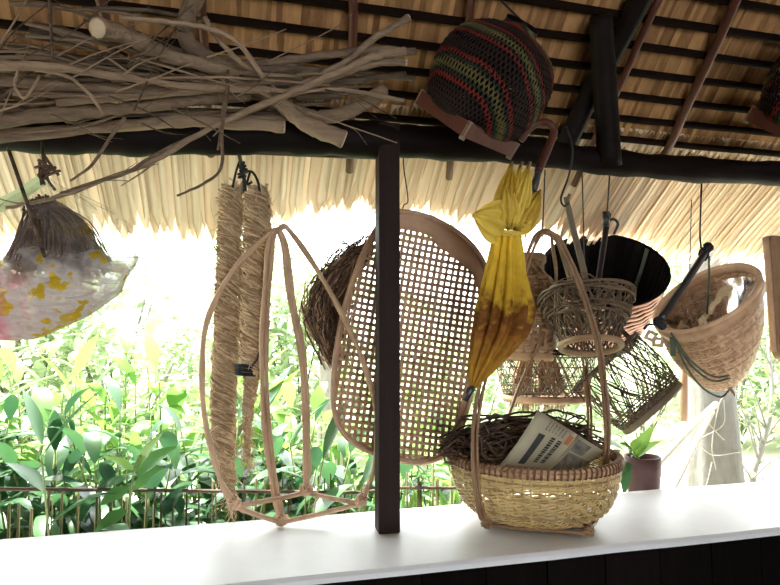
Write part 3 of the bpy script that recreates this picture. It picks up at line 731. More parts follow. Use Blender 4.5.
m = MB(); q = PP([(533, 192, YU), (535, 184, YU), (537.5, 176, YU), (539, 169, YU)]); m.tube(q, [.011, .013, .010, .012], 8); m.build('runner', MT['pole_black'], ur)
m = MB(); m.tone = .4; q = spl(PP([(538, 172, YU), (544, 158, YU), (551, 141, YU), (554, 130, YU), (548, 123, YU), (538, 123, YU), (528, 130, YU+.01), (521, 141, YU+.02)]), 6); m.tube(q, [.0115]*(len(q)-5)+[.011, .0105, .010, .0095, .008], 10)
m.build('crook_handle', MT['rafter_red'], ur)

# ------------------------------------------------------------ hanging baskets
def base_fill(m, M, r, z=0.003, n=10, wd=None, th=.0015): disc_weave(m, M, r, z, n, wd or 2*r/n*.95, th)
# jar-shaped basket
YA = 2.02; s = S(525, 310, YA); Ma = frame(525, 359, YA, (.02, 1, -.03))
pf = scaled([(25, 0), (29, 10), (34, 38), (34, 60), (27, 78), (19, 86), (18.5, 92), (19, 103)], s)
root = thing('jar_basket', P(525, 359, YA), 'small jar-shaped twill basket with a narrow neck hanging behind the umbrella', 'basket')
m = MB(); rows(m, Ma, pf, .02, .98, 34, 34, .0020, 3.3*s, .0016, e=3, twill=2); m.build('weave', MT['bamboo_brown'], root)
m = MB(); stakes(m, Ma, pf, 34, 5.6*s, .0014, 0, 1, 14, e=3); m.build('stakes', MT['bamboo_brown'], root)
m = MB(); m.tone = .9; ring(m, Ma, 26.5*s, 3*s, 4.5*s, 6, 40, 3, .45); m.build('foot_rim', MT['bamboo_brown'], root)
m = MB(); m.tone = .3; ring(m, Ma, 20*s, 100*s, 4*s, 6, 40, 3, .4); m.build('neck_rim', MT['bamboo_brown'], root)
tubes('cord', [[P(525, 257, YA), P(526, 220, YA-.04), P(527, 165, YBM+.06)]], .002, 'cord_black', root)

# black-lined bowl basket
YB2 = 2.16; s = S(604, 268, YB2); ax = (.10, .80, .58)
Mk = frame(604, 268, YB2, ax); R_ = 60*s; D_ = 88*s
Mk = Mk @ Matrix.Translation((0, 0, -D_))
pf = [(.0, 0), (.40*R_, 0), (.62*R_, .04*D_), (.82*R_, .30*D_), (.94*R_, .62*D_), (R_, D_)]
root = thing('bowl_basket', P(604, 268, YB2), 'wide deep basket with blackened inside facing out, hanging behind the wooden hook', 'basket')
m = MB(); rows(m, Mk, pf, .20, .98, 24, 40, .002, D_/24*1.15, .0016, twill=2); m.build('outer_weave', MT['pink_weave'], root)
pin = [(max(0, a-.006), b+.003) for a, b in pf]
m = MB(); rows(m, Mk, pin, .2, .99, 22, 40, .0012, D_/24*1.13, .0012); m.build('lining', MT['charcoal_weave'], root)
m = MB(); stakes(m, Mk, pin, 40, R_*.172, .001, .05, 1, 10, off=-.004); base_fill(m, Mk, R_*.66, .006, 12); m.build('lining_stakes', MT['charcoal_weave'], root)
m = MB(); m.tone = .1; ring(m, Mk, R_, D_, .007, 8, 60); m.build('rim', MT['charcoal_weave'], root)
m = MB(); m.tone = .1; m.tube([rp(Mk, pin, t, math.radians(42), -.012) for t in [lin(1, .35, i/8) for i in range(9)]], .009, 4, [rn(Mk, pin, .6, math.radians(42))]*9, .2); m.build('strap', MT['cord_green'], root)
# wooden hook in front of it
YH = 1.92
m = MB(); m.tone = .0; q = spl(PP([(608, 214, YH), (607, 222, YH), (603, 250, YH+.02), (597, 290, YH+.05)]), 4); m.tube(q, [.012]+[.011]*(len(q)-1), 8)
root = thing('wooden_hook', q[0], 'dark wooden hook stick on a wire in front of the black-lined bowl basket', 'hook'); m.build('shaft', MT['post_wood'], root)
m = MB(); m.tube(spl(PP([(606, 224, YH-.01), (613, 219, YH-.01), (618, 224, YH-.01), (614, 234, YH-.01)]), 4), .0055, 7); m.tube(PP([(606, 212, YH-.01), (606, 226, YH-.01)]), .014, 8); m.build('hook_tip', MT['pole_black'], root)
m = MB(); m.tube(spl([P(610, 165, YBM+.05), P(609, 185, YBM+.06), P(607, 216, YH-.01)], 5), .0028, 6); m.build('wire', MT['cord_black'], root)

# loose bowl of rough weave on its pole
YC = 1.75; s = S(590, 320, YC); Mc = frame(590, 343, YC, (-.06, .95, -.28))
pf = scaled([(27, -2), (29, 4), (34, 18), (42, 36), (47, 50)], s)
root = thing('rough_basket', P(590, 343, YC), 'rough loosely woven bowl basket with a ring foot hanging in front of the black-lined one', 'basket')
m = MB(); helix(m, Mc, pf, 26, .9, .0055, .002, .002, 12, jit=.06); m.build('lattice', MT['openwork'], root)
m = MB(); stakes(m, Mc, pf, 34, .004, .002, 0, 1, 8, off=-.003); m.build('stakes', MT['openwork'], root)
m = MB()
for k in range(46):
    t0 = rnd.uniform(.55, 1.02); a0 = rnd.random()*2*PI; sp_ = rnd.uniform(1.2, 3.2); dt = rnd.uniform(-.16, .12); m.tone = rnd.uniform(.3, 1)
    m.tube([rp(Mc, pf, min(1, t0), a0+sp_*i/12, .003+.004*rnd.random())+Mc.to_3x3() @ V((0, 0, max(0, t0-1)*.2+dt*.09*math.sin(i*.5))) for i in range(13)], rnd.uniform(.0016, .003), 4)
m.build('rim_wrap', MT['openwork'], root)
m = MB(); m.tone = 1
for k in range(60):
    a0 = rnd.random()*2*PI; r0 = rnd.uniform(.2, .95)*47*s; a1 = a0+rnd.uniform(.5, 2.5); r1 = rnd.uniform(.3, .98)*47*s; m.tone = rnd.uniform(.2, .9)
    m.tube(spl([Mc @ V((r0*math.cos(a0), r0*math.sin(a0), 50*s)), Mc @ V(((r0+r1)*.45*math.cos((a0+a1)/2), (r0+r1)*.45*math.sin((a0+a1)/2), (54+rnd.uniform(0, 9))*s)), Mc @ V((r1*math.cos(a1), r1*math.sin(a1), 50*s))], 4), rnd.uniform(.001, .0024), 4)
m.build('straw_top', MT['openwork'], root)
m = MB(); m.tone = .9; ring(m, Mc, 29*s, -3*s, 3.3*s, 8, 40); m.build('ring_foot', MT['bamboo_brown'], root)
m = MB(); m.tone = .45; q = spl([P(566, 197, YC-.10), P(572, 225, YC-.08), P(580, 255, YC-.04), P(588, 290, YC)], 4); m.tube(q, [.0085, .0085, .0105, .010, .0105, .011, .0105, .0105, .011, .011, .011, .011, .011], 8)
root = thing('hook_pole', q[0], 'grey-brown forked pole on a wire, holding up the rough bowl basket', 'pole'); m.build('pole', MT['pole_bark'], root)
m = MB(); m.tone = .3; m.tube(PP([(566, 203, YC-.10), (570, 194, YC-.11)]), [.006, .005], 6); m.build('fork_stub', MT['pole_bark'], root)
m = MB(); m.tube(spl([P(566, 126, YBM-.075), P(572, 144, YBM-.08), P(572, 160, YBM-.075), P(568, 178, YBM-.05), P(561, 198, YC-.11), P(564, 206, YC-.12), P(569, 203, YC-.10)], 5), .0032, 6); m.build('wire', MT['cord_black'], root)

# openwork basket below
YD = 2.1; s = S(545, 380, YD); Md = frame(545, 398, YD, (0.02, 1, .06))
pf = scaled([(40, 0), (42, 8), (46, 26), (50, 46)], s)
root = thing('openwork_basket', P(545, 398, YD), 'openwork basket with a flat pale foot rim hanging level below the jar-shaped one', 'basket', 'openwork baskets')
m = MB(); helix(m, Md, pf, 34, .8, .0042, .0016, .0016, 14, jit=.05); rows(m, Md, pf, .1, .95, 6, 34, .003, .004, .0016); m.build('lattice', MT['openwork'], root)
m = MB(); m.tone = 0; ring(m, Md, 50*s, 46*s, .005, 6, 44); ring(m, Md, 50.5*s, 43*s, .003, 6, 44); m.build('rim', MT['fibre_dark'], root)
m = MB(); m.tone = .8; ring(m, Md, 41*s, 0, 3.6*s, 6, 44, asp=.4); m.build('foot_rim', MT['bamboo_brown'], root)
m = MB(); base_fill(m, Md, 39*s, .004, 14, 3*s); m.build('base', MT['openwork'], root)
tubes('cord', [[P(588, 360, YD-.05), P(589, 330, YD-.10), P(585, 270, YD-.09), P(582, 170, YBM+.06)]], .0025, 'cord_black', root)
YE2 = 1.84; s = S(650, 390, YE2); Me = frame(652, 408, YE2, (-.66, .75, .06))
pf = scaled([(35, 0), (38, 8), (42, 28), (43, 62)], s)
root = thing('openwork_basket', P(652, 408, YE2), 'openwork basket hanging tipped on its side with its foot rim facing lower right', 'basket', 'openwork baskets')
m = MB(); helix(m, Me, pf, 36, .85, .0046, .0018, .002, 14, jit=.07); rows(m, Me, pf, .06, .5, 7, 30, .003, .004, .0016); m.build('lattice', MT['openwork'], root)
m = MB(); m.tone = .1
for k in range(14):
    a0 = rnd.random()*6.28; m.tone = rnd.random()*.5
    m.tube([rp(Me, pf, 1, a0+i*.16, rnd.uniform(-.003, .004))+Me.to_3x3() @ V((0, 0, rnd.uniform(-.006, .006))) for i in range(20)], rnd.uniform(.002, .004), 4)
m.build('rim', MT['openwork'], root)
m = MB(); m.tone = .7; ring(m, Me, 36*s, 0, 3.6*s, 6, 44, asp=.5); m.build('foot_rim', MT['pole_bark'], root)
m = MB(); base_fill(m, Me, 34*s, .004, 13, 3.2*s); m.build('base', MT['openwork'], root)
m = MB()
for k in range(9):
    m.tone = rnd.random()*.5
    m.tube(spl([rp(Me, pf, 1, rnd.uniform(.2, 1.6)), P(633+rnd.uniform(-3, 5), 345, YE2+.02), P(622+rnd.uniform(-3, 3), 331, YE2+.04), P(608, 318, YE2+.06)], 4), .0026, 5)
m.build('tie_strands', MT['openwork'], root)
# tan straw tuft behind
root = thing('straw_tuft', P(538, 362, 2.24), 'tan straw tuft hanging behind the level openwork basket', 'straw')
m = MB()
for k in range(220):
    x = rnd.uniform(508, 566); m.tone = rnd.random(); y1 = rnd.uniform(398, 414)
    m.tube(spl([P(lin(538, x, .55), 350, 2.24), P(lin(538, x, .9), 382, 2.24+rnd.uniform(-.02, .02)), P(x+rnd.uniform(-3, 3), y1, 2.24)], 3), .0017, 3)
m.build('straw', MT['fibre_tan'], root)
m = MB(); m.tube(spl([P(538, 352, 2.24), P(540, 300, 2.16), P(545, 170, YBM+.08)], 4), .0025, 5); m.build('cord', MT['cord_black'], root)

# big conical basket at right with clear plastic inside
YG = 1.74; s = S(705, 320, YG); n_ = frame(706, 295, YG, (-.45, .76, .47)).to_3x3().col[2]; x_ = frame(706, 295, YG, (-.45, .76, .47)).to_3x3().col[0]; y_ = n_.cross(x_); A3 = P(728, 385, YG+.05); C3 = P(705, 298, YG-.02); HG = (C3-A3).length; z_ = (C3-A3)/HG
Mg = Matrix.Translation(A3) @ Matrix((x_, y_, z_)).transposed().to_4x4(); HP = HG/s
pf = scaled([(2, 0), (20, HP*.10), (35, HP*.32), (46, HP*.60), (50, HP*.86), (51, HP)], s)
root = thing('conical_basket', P(727, 384, YG), 'large tan pointed basket hanging at right with clear plastic inside', 'basket')
m = MB(); rows(m, Mg, pf, .04, .90, 42, 60, .0016, HG*.86/42*1.2, .0016, twill=2); m.build('weave', MT['bamboo_tan'], root)
m = MB(); stakes(m, Mg, pf, 46, .0165, .0010, .05, 1, 12); m.build('stakes', MT['bamboo_tan'], root)
m = MB(); m.tone = .35; ring(m, Mg, 52*s, (HP-5)*s, 4.8*s, 4, 60, asp=.25); ring(m, Mg, 50*s, (HP-5)*s, 4.8*s, 4, 60, asp=.15); m.build('rim_band', MT['bamboo_tan'], root)
m = MB(); m.tone = .9; ring(m, Mg, 51*s, HP*s, 2.6*s, 8, 60); m.build('rim', MT['bamboo_tan'], root)
m = MB()
for k in range(3): ring(m, frame(728, 386, YG-.005, (.3, .8, .5)), .012, .004*k, .0035, 6, 14)
m.tube(PP([(728, 386, YG-.01), (733, 392, YG-.01), (735, 396, YG-.01)]), [.008, .006, .003], 6); m.build('bottom_knot', MT['rattan_dark'], root)
m = MB()
for l in ([(671, 333), (690, 360), (715, 377), (740, 371), (744, 364)], [(676, 340), (690, 364), (713, 381), (739, 375)], [(674, 338), (687, 368), (704, 389), (721, 397), (729, 390)]):
    m.tube(spl([P(x, y, YG-.10+.06*(i/len(l))) for i, (x, y) in enumerate(l)], 6), .0035, 6)
m.tube(spl(PP([(672, 337, YG-.1), (673, 346, YG-.1), (673, 356, YG-.1)]), 3), .008, 4, -FW, .25)
m.build('carrying_strap', MT['cord_green'], root)
pm = bpy.data.materials.new('clear_plastic'); pm.use_nodes = True; N = pm.node_tree.nodes; L = pm.node_tree.links
gl = N.new('ShaderNodeBsdfGlossy'); gl.inputs['Roughness'].default_value = .12; tp_ = N.new('ShaderNodeBsdfTransparent'); tr = N.new('ShaderNodeBsdfTranslucent'); tr.inputs['Color'].default_value = (.85, .83, .8, 1)
fz = N.new('ShaderNodeFresnel'); fz.inputs[0].default_value = 1.5; m1 = N.new('ShaderNodeMixShader'); m2 = N.new('ShaderNodeMixShader'); m1.inputs[0].default_value = .18
mm = N.new('ShaderNodeMath'); mm.operation = 'MULTIPLY_ADD'; mm.inputs[1].default_value = .8; mm.inputs[2].default_value = .05
L.new(tp_.outputs[0], m1.inputs[1]); L.new(tr.outputs[0], m1.inputs[2]); L.new(fz.outputs[0], mm.inputs[0]); L.new(mm.outputs[0], m2.inputs[0]); L.new(m1.outputs[0], m2.inputs[1]); L.new(gl.outputs[0], m2.inputs[2]); L.new(m2.outputs[0], N['Material Output'].inputs['Surface'])
MT['plastic'] = pm
m = MB(); rr = []
for i in range(15):
    q = i/14; rr.append([Mg @ V((q*46*s*math.cos(a), q*46*s*math.sin(a), HG*(.62+.28*q*q)+rnd.gauss(0, .003)+.008*math.sin(7*q+3*a))) for a in [2*PI*j/44 for j in range(44)]])
m.grid(rr, closed=True); tag(m.build('plastic_sheet', pm, origin=Mg @ V((0, 0, HG*.6))), 'crumpled clear plastic sheet lying inside the large pointed basket', 'plastic sheet')
m = MB(); m.tone = .3; q = spl(PP([(707, 250, YG-.06), (690, 276, YG-.10), (674, 300, YG-.13), (661, 319, YG-.15)]), 4); m.tube(q, .0115, 8)
root = thing('hanging_stick', q[0], 'shiny black stick hanging slantwise by a cord over the pointed basket', 'stick'); m.build('stick', MT['pole_black'], root)
m = MB()
for k in range(5): winding(m, P(706+rnd.uniform(-3, 3), 247+k*2.2, YG-.06), V((rnd.gauss(0, 1), rnd.gauss(0, .5), rnd.gauss(0, 1))), .014, .012, .005, 2)
m.build('upper_knot', MT['cord_black'], root); m = MB()
for k in range(5): winding(m, P(661+rnd.uniform(-3, 5), 322+rnd.uniform(-4, 4), YG-.15), V((rnd.gauss(0, 1), rnd.gauss(0, .5), rnd.gauss(0, 1))), .012, .012, .006, 2)
m.tube(spl(PP([(658, 324, YG-.15), (648, 325, YG-.15), (644, 329, YG-.15)]), 4), .004, 6)
m.build('lower_knot', MT['cord_black'], root)
m = MB(); m.tube(spl([P(702, 170, YBM+.05), P(701, 200, YBM+.03), P(700, 232, YG-.05), P(701, 248, YG-.06)], 4), .0030, 6); m.build('cord', MT['cord_black'], root)
m = MB(); m.tube(spl(PP([(709, 256, YG-.06), (709, 280, YG-.05), (708, 300, YG-.02), (707, 314, YG-.0)]), 4), .0038, 6); m.build('cord_tail', MT['cord_green'], root)
m = MB(); m.tone = .9
for k in range(2):
    c = P(651+k*7, 336+k*6, YG-.15); m.tube([c+RT*.018*math.cos(i*PI/2+k*.4+.3)+UP*.015*math.sin(i*PI/2+k*.4+.3) for i in range(4)], .007, 4, -FW, .3, closed=True)
tag(m.build('leaf_ornament', MT['rattan'], origin=P(654, 338, YG-.15)), 'small folded pale leaf loop tied under the black stick', 'leaf ornament')

# right edge: hanging board
Yh = 1.72; a = P(775, 300, Yh); s = S(770, 300, Yh); m = MB()
pro = [(0, -61), (0, 50), (4, 58), (12, 63), (80, 66), (80, -64), (3, -66)]
bx = V((1, 0, 0)); bz_ = V((-.03, 0, 1)).normalized(); vs = []
for dy in (0, .035):
    for x, y in pro: vs.append(a+bx*x*s-bz_*y*s+V((-dy*.1, dy, 0)))
k = len(pro); m.add(vs, [tuple(range(k))[::-1], tuple(range(k, 2*k))]+[(i, (i+1) % k, (i+1) % k+k, i+k) for i in range(k)])
root = thing('hanging_board', a, 'brown wooden board with pale edge hanging at the far right edge', 'board')
o = m.build('board', MT['bamboo_brown'], root, smooth=False); bv = o.modifiers.new('b', 'BEVEL'); bv.width = .006; bv.segments = 2
m = MB(); m.tone = .6; m.tube(spl([a+bx*(-1*s)-bz_*y*s+V((0, .016, 0)) for y in (-64, -20, 30, 52)], 4), .012, 6); m.build('edge_strip', MT['rattan'], root)
m = MB(); m.tube([a+bx*40*s+bz_*66*s, V((a.x+40*s, YBM+.03, P(780, 180, YBM).z))], .003, 6); m.build('cord', MT['cord_black'], root)

# dark fish baskets hung under the roof
cm = bpy.data.materials.new('creel_weave'); cm.use_nodes = True; N = cm.node_tree.nodes; L = cm.node_tree.links; b = N['Principled BSDF']; b.inputs['Roughness'].default_value = .7; b.inputs['Specular IOR Level'].default_value = .15
tc = N.new('ShaderNodeTexCoord'); wv = N.new('ShaderNodeTexWave'); wv.inputs['Scale'].default_value = 3.2; wv.inputs['Distortion'].default_value = 1.6; wv.inputs['Detail Scale'].default_value = 1.2; wv.bands_direction = 'X'
mp = N.new('ShaderNodeMapping'); mp.inputs['Rotation'].default_value = (0, math.radians(42), 0); mp.inputs['Location'].default_value = (.05, 0, 0); L.new(tc.outputs['Object'], mp.inputs[0]); L.new(mp.outputs[0], wv.inputs['Vector'])
cr = N.new('ShaderNodeValToRGB'); e = cr.color_ramp.elements; e[0].position = 0; e[0].color = (.02, .010, .008, 1); e[1].position = 1; e[1].color = (.11, .09, .03, 1)
for p, c in ((.35, (.012, .008, .007)), (.46, (.13, .014, .010)), (.64, (.15, .018, .012)), (.74, (.010, .016, .012)), (.88, (.02, .026, .016))):
    q = e.new(p); q.color = (*c, 1)
L.new(wv.outputs['Fac'], cr.inputs[0]); L.new(cr.outputs[0], b.inputs['Base Color']); MT['creel'] = cm
def creel(px, py, Y, ax, roll, label, hang):
    s = S(px, py, Y); M_ = frame(px, py, Y, ax, roll)
    pf = scaled([(40, 0), (48, 14), (53, 36), (52, 58), (43, 78), (27, 90), (16, 94), (15, 101)], s)
    root = thing('fish_basket', P(px, py, Y), label, 'fish basket', 'fish baskets under the roof')
    m = MB(); helix(m, M_, pf, 76, 1.3, .0038, .0014, .0012, 24, e=2.8); m.build('weave', MT['creel'], root)
    m = MB(); stakes(m, M_, [(a_-.003, b_) for a_, b_ in pf], 44, .0045, .001, 0, 1, 12, e=2.8); rows(m, M_, [(a_-.005, b_) for a_, b_ in pf], 0, .96, 30, 36, .001, .0105, .001, e=2.8); m.build('inner_weave', MT['charcoal_weave'], root)
    m = MB(); m.tone = .2; ring(m, M_, 15.5*s, 100*s, .005, 6, 30); m.build('neck_rim', MT['charcoal_weave'], root)
    h = 38*s; R3 = M_.to_3x3()
    for k in range(4):
        d = Matrix.Rotation(k*PI/2, 3, 'Z'); m = MB(); m.tone = rnd.random()
        m.box(M_ @ (d @ V((0, -h, -2*s))), (h+.004, .007, 7*s), R3 @ d); o = m.build('base_board', MT['rafter_red'], root, smooth=False)
    for k in range(4):
        d = Matrix.Rotation(k*PI/2, 3, 'Z'); m = MB(); m.tone = .9; c = M_ @ (d @ V((h, -h, -3*s))); z = R3 @ V((0, 0, 1))
        m.tube([c-z*9*s, c+z*9*s], .008, 6); m.build('corner_peg', MT['pole_bark'], root)
    m = MB(); top_ = M_ @ V((0, 0, 100*s)); e_ = V((top_.x, hang, zr(hang)-.01)); m.tube(spl([top_+(R3 @ V((16*s, 0, 0))), (top_+e_)/2, e_], 4), .003, 5); m.build('cord', MT['cord_black'], root)
creel(468, 122, 1.42, (.47, .87, .08), math.radians(45), 'dark fish basket with red bands and wooden base boards hanging under the thatch at centre', 1.5)
creel(806, 132, 1.42, (.38, .9, .10), math.radians(50), 'dark fish basket cut off by the right edge, hanging above the beam', 1.5)

# ------------------------------------------------------------ plastic bag with roots, upper left
YBG = 1.48; s = S(50, 260, YBG); cb = P(50, 262, YBG)
bm_ = bpy.data.materials.new('printed_plastic'); bm_.use_nodes = True; N = bm_.node_tree.nodes; L = bm_.node_tree.links; b = N['Principled BSDF']; b.inputs['Roughness'].default_value = .22
tc = N.new('ShaderNodeTexCoord'); n1 = N.new('ShaderNodeTexNoise'); n1.inputs['Scale'].default_value = 19; n1.inputs['Detail'].default_value = 3; L.new(tc.outputs['Object'], n1.inputs['Vector'])
c1 = N.new('ShaderNodeValToRGB'); e = c1.color_ramp.elements; c1.color_ramp.interpolation = 'EASE'; e[0].position = .57; e[0].color = (.88, .83, .79, 1); e[1].position = .62; e[1].color = (.80, .56, .02, 1)
for p_, c_ in ((.30, (.56, .43, .36)), (.45, (.84, .76, .72))): e.new(p_).color = (*c_, 1)
wm = N.new('ShaderNodeMapping'); wm.inputs['Rotation'].default_value = (0, .5, 0); wm.inputs['Scale'].default_value = (14, 30, 60); L.new(tc.outputs['Object'], wm.inputs[0]); wn = N.new('ShaderNodeTexNoise'); wn.inputs['Scale'].default_value = 1; wn.inputs['Detail'].default_value = 4; wn.inputs['Distortion'].default_value = 1.5; L.new(wm.outputs[0], wn.inputs['Vector']); wb = N.new('ShaderNodeBump'); wb.inputs['Strength'].default_value = .9; wb.inputs['Distance'].default_value = .02; L.new(wn.outputs['Fac'], wb.inputs['Height']); L.new(wb.outputs[0], b.inputs['Normal']); L.new(n1.outputs['Fac'], c1.inputs[0])
sp = N.new('ShaderNodeSeparateXYZ'); L.new(tc.outputs['Object'], sp.inputs[0])
mr = N.new('ShaderNodeMapRange'); mr.inputs[1].default_value = -.055; mr.inputs[2].default_value = -.085; L.new(sp.outputs['X'], mr.inputs[0])
mz = N.new('ShaderNodeMapRange'); mz.inputs[1].default_value = .175; mz.inputs[2].default_value = .14; L.new(sp.outputs['Z'], mz.inputs[0])
pk = N.new('ShaderNodeMath'); pk.operation = 'MULTIPLY'; L.new(mr.outputs[0], pk.inputs[0]); L.new(mz.outputs[0], pk.inputs[1])
mc = N.new('ShaderNodeMix'); mc.data_type = 'RGBA'; L.new(pk.outputs[0], mc.inputs[0]); L.new(c1.outputs[0], mc.inputs[6]); mc.inputs[7].default_value = (.80, .26, .40, 1); L.new(mc.outputs[2], b.inputs['Base Color'])
op = N.new('ShaderNodeMapRange'); op.inputs[1].default_value = .45; op.inputs[2].default_value = .63; op.inputs[3].default_value = .28; op.inputs[4].default_value = .72; L.new(n1.outputs['Fac'], op.inputs[0])
zz = N.new('ShaderNodeMapRange'); zz.inputs[1].default_value = .19; zz.inputs[2].default_value = .07; zz.inputs[3].default_value = .30; zz.inputs[4].default_value = 2.9; L.new(sp.outputs['Z'], zz.inputs[0])
zm = N.new('ShaderNodeMath'); zm.operation = 'MULTIPLY'; L.new(op.outputs[0], zm.inputs[0]); L.new(zz.outputs[0], zm.inputs[1]); zm.use_clamp = True
mx_ = N.new('ShaderNodeMath'); mx_.operation = 'MAXIMUM'; L.new(zm.outputs[0], mx_.inputs[0]); L.new(pk.outputs[0], mx_.inputs[1])
tl2 = N.new('ShaderNodeBsdfTranslucent'); L.new(mc.outputs[2], tl2.inputs['Color']); ma = N.new('ShaderNodeMixShader'); ma.inputs[0].default_value = .45; L.new(b.outputs[0], ma.inputs[1]); L.new(tl2.outputs[0], ma.inputs[2])
tp2 = N.new('ShaderNodeBsdfTransparent'); mb_ = N.new('ShaderNodeMixShader'); L.new(mx_.outputs[0], mb_.inputs[0]); L.new(tp2.outputs[0], mb_.inputs[1]); L.new(ma.outputs[0], mb_.inputs[2]); L.new(mb_.outputs[0], N['Material Output'].inputs['Surface'])
MT['bag'] = bm_
root = bag_root = thing('plastic_bag', cb-V((0, 0, 70*s)), 'clear plastic bag with yellow and pink print hanging at the upper left', 'plastic bag')
m = MB(); rr = []
bag_prof = [(0, 5), (.05, 40), (.18, 72), (.38, 86), (.58, 82), (.76, 62), (.88, 34), (.96, 12), (1.0, 7)]
for i in range(33):
    t = i/32; R_ = interp(bag_prof, t); row = []
    cx = lin(38, 44, t)+12*math.sin(PI*t); cy = lin(338, 178, t)
    for j in range(72):
        a = 2*PI*j/72; k = 1+.05*math.sin(5*a+9*t)+.04*math.sin(11*a-5*t)+.03*math.sin(17*t+3*a)+(.12*math.sin(23*a) if t > .75 else 0)*.5
        dx = R_*k*math.cos(a); row.append(P(cx, cy, YBG)+RT*dx*s+V((0, 1, 0))*R_*k*.62*math.sin(a)*s+UP*dx*.28*s*(1-t))
    rr.append(row)
m.grid(rr, closed=True); m.build('bag', bm_, root)
m = MB(); rr = []     # handle loop sticking out at the right
hp = spl(PP([(104, 262, YBG), (126, 266, YBG), (133, 248, YBG), (122, 226, YBG), (102, 232, YBG)]), 5)
m.tube(hp, .017, 8, -FW, .18, cap=False); m.build('handle', bm_, root)
root = thing('root_bundle', P(40, 205, YBG), 'fan of dark dried roots inside the clear plastic bag at the upper left', 'dried roots')
m = MB()
for k in range(420):
    f_ = rnd.random(); a = lin(-.5, 1, f_); e_ = (lin(8, 108, f_)+rnd.gauss(0, 4), 262+10*math.sin(f_*3)+rnd.gauss(0, 5)); yy = YBG+rnd.uniform(-.09, .06)
    m.tone = rnd.random()*.9; p0 = P(42+rnd.gauss(0, 7), 205+rnd.gauss(0, 4), YBG+rnd.uniform(-.02, .02)); p2 = P(*e_, yy); pm_ = (p0+p2)/2+UP*rnd.uniform(.0, .03)+RT*.02*f_
    m.tube(spl([p0, pm_, p2], 4), rnd.uniform(.0008, .0024), 4)
m.build('roots', MT['fibre_dark'], root)
m = MB()
for k in range(160):
    f_ = rnd.random(); c = P(lin(0, 106, f_), 266+10*math.sin(f_*3)+rnd.gauss(0, 3), YBG+rnd.uniform(-.10, .02)); m.tone = .6+.4*rnd.random()
    m.tube(spl([c, c+V((rnd.gauss(0, .012), rnd.gauss(0, .006), -.012)), c+V((rnd.gauss(0, .02), 0, -.024))], 3), .0009, 3)
m.build('root_tips', MT['fibre_tan'], root)
m = MB()
for k in range(14):
    p = P(46+rnd.gauss(0, 3), 172+rnd.gauss(0, 4), YBG-.01); d = V((rnd.gauss(0, .5), rnd.gauss(0, .3), rnd.gauss(0, .8))).normalized()*rnd.uniform(.015, .03)
    m.tone = rnd.random(); m.tube(spl([p-d, p+V((0, -.005, 0)), p+d], 3), .0035, 5)
m.tube(spl([P(42, 142, YBM-.05), P(43, 156, YBG+.05), P(46, 176, YBG), P(55, 190, YBG-.01)], 4), .0035, 6)
m.build('hanger', MT['fibre_dark'], bag_root)
m = MB(); m.tone = .0; q = PP([(8, 148, YBG-.06), (26, 200, YBG-.11), (45, 257, YBG-.13)]); m.tube(q, .0042, 6)
tag(m.build('thin_rod', MT['branch'], origin=q[0]), 'thin dark straight rod slanting down across the front of the plastic bag', 'rod')
m = MB(); m.tone = .9; q = spl(PP([(-20, 214, YBG-.02), (10, 202, YBG-.02), (34, 187, YBG-.01), (48, 178, YBG)]), 5); m.grid([[p+V((0, -.004*abs(k), .009*k)) for k in (-2, -1, 0, 1, 2)] for p in q])
tag(m.build('leaf_strip', MT['leaf_pale'], origin=P(20, 196, YBG)), 'pale green flat leaf strip above the plastic bag at the upper left', 'leaf')
# ------------------------------------------------------------ garden
m = MB(); rr = []
for j in range(30):
    y = 1.9+.2*j+.045*j*j; rr.append([V((x, y, -.02+rnd.uniform(-.02, .02)*min(1, j*.2))) for x in [lin(-30, 40, i/60) for i in range(61)]])
m.grid(rr); struct(m.build('ground', MT['grass_ground']))
def copy_tree(o, parent=None):
    c = o.copy(); COL.objects.link(c)
    if parent: c.parent = parent
    for ch in list(o.children): copy_tree(ch, c)
    return c
# bamboo fence
Yf = YB+.16; zf = P(100, 491, Yf).z
root = thing('bamboo_fence', V((0, Yf, 0)), 'low fence of thin bamboo pickets with one brown rail just behind the ledge', 'fence')
m = MB(); m.tone = .05; m.tube([P(x, 489+4*x/400 if x < 400 else 488, Yf) for x in range(-160, 640, 40)], .006, 7); m.build('rail', MT['branch'], root)
x = -1.75; n = 0
while x < 1.0 and n < 96:
    m = MB(); m.tone = rnd.random(); dx = rnd.gauss(0, .012)
    m.tube([V((x, Yf+.016+rnd.uniform(0, .012), 0)), V((x+dx, Yf+.016, zf+rnd.uniform(-.045, .012)))], rnd.uniform(.002, .0045), 6)
    m.build('picket', MT['fence_bamboo'], root); x += rnd.uniform(.02, .038); n += 1

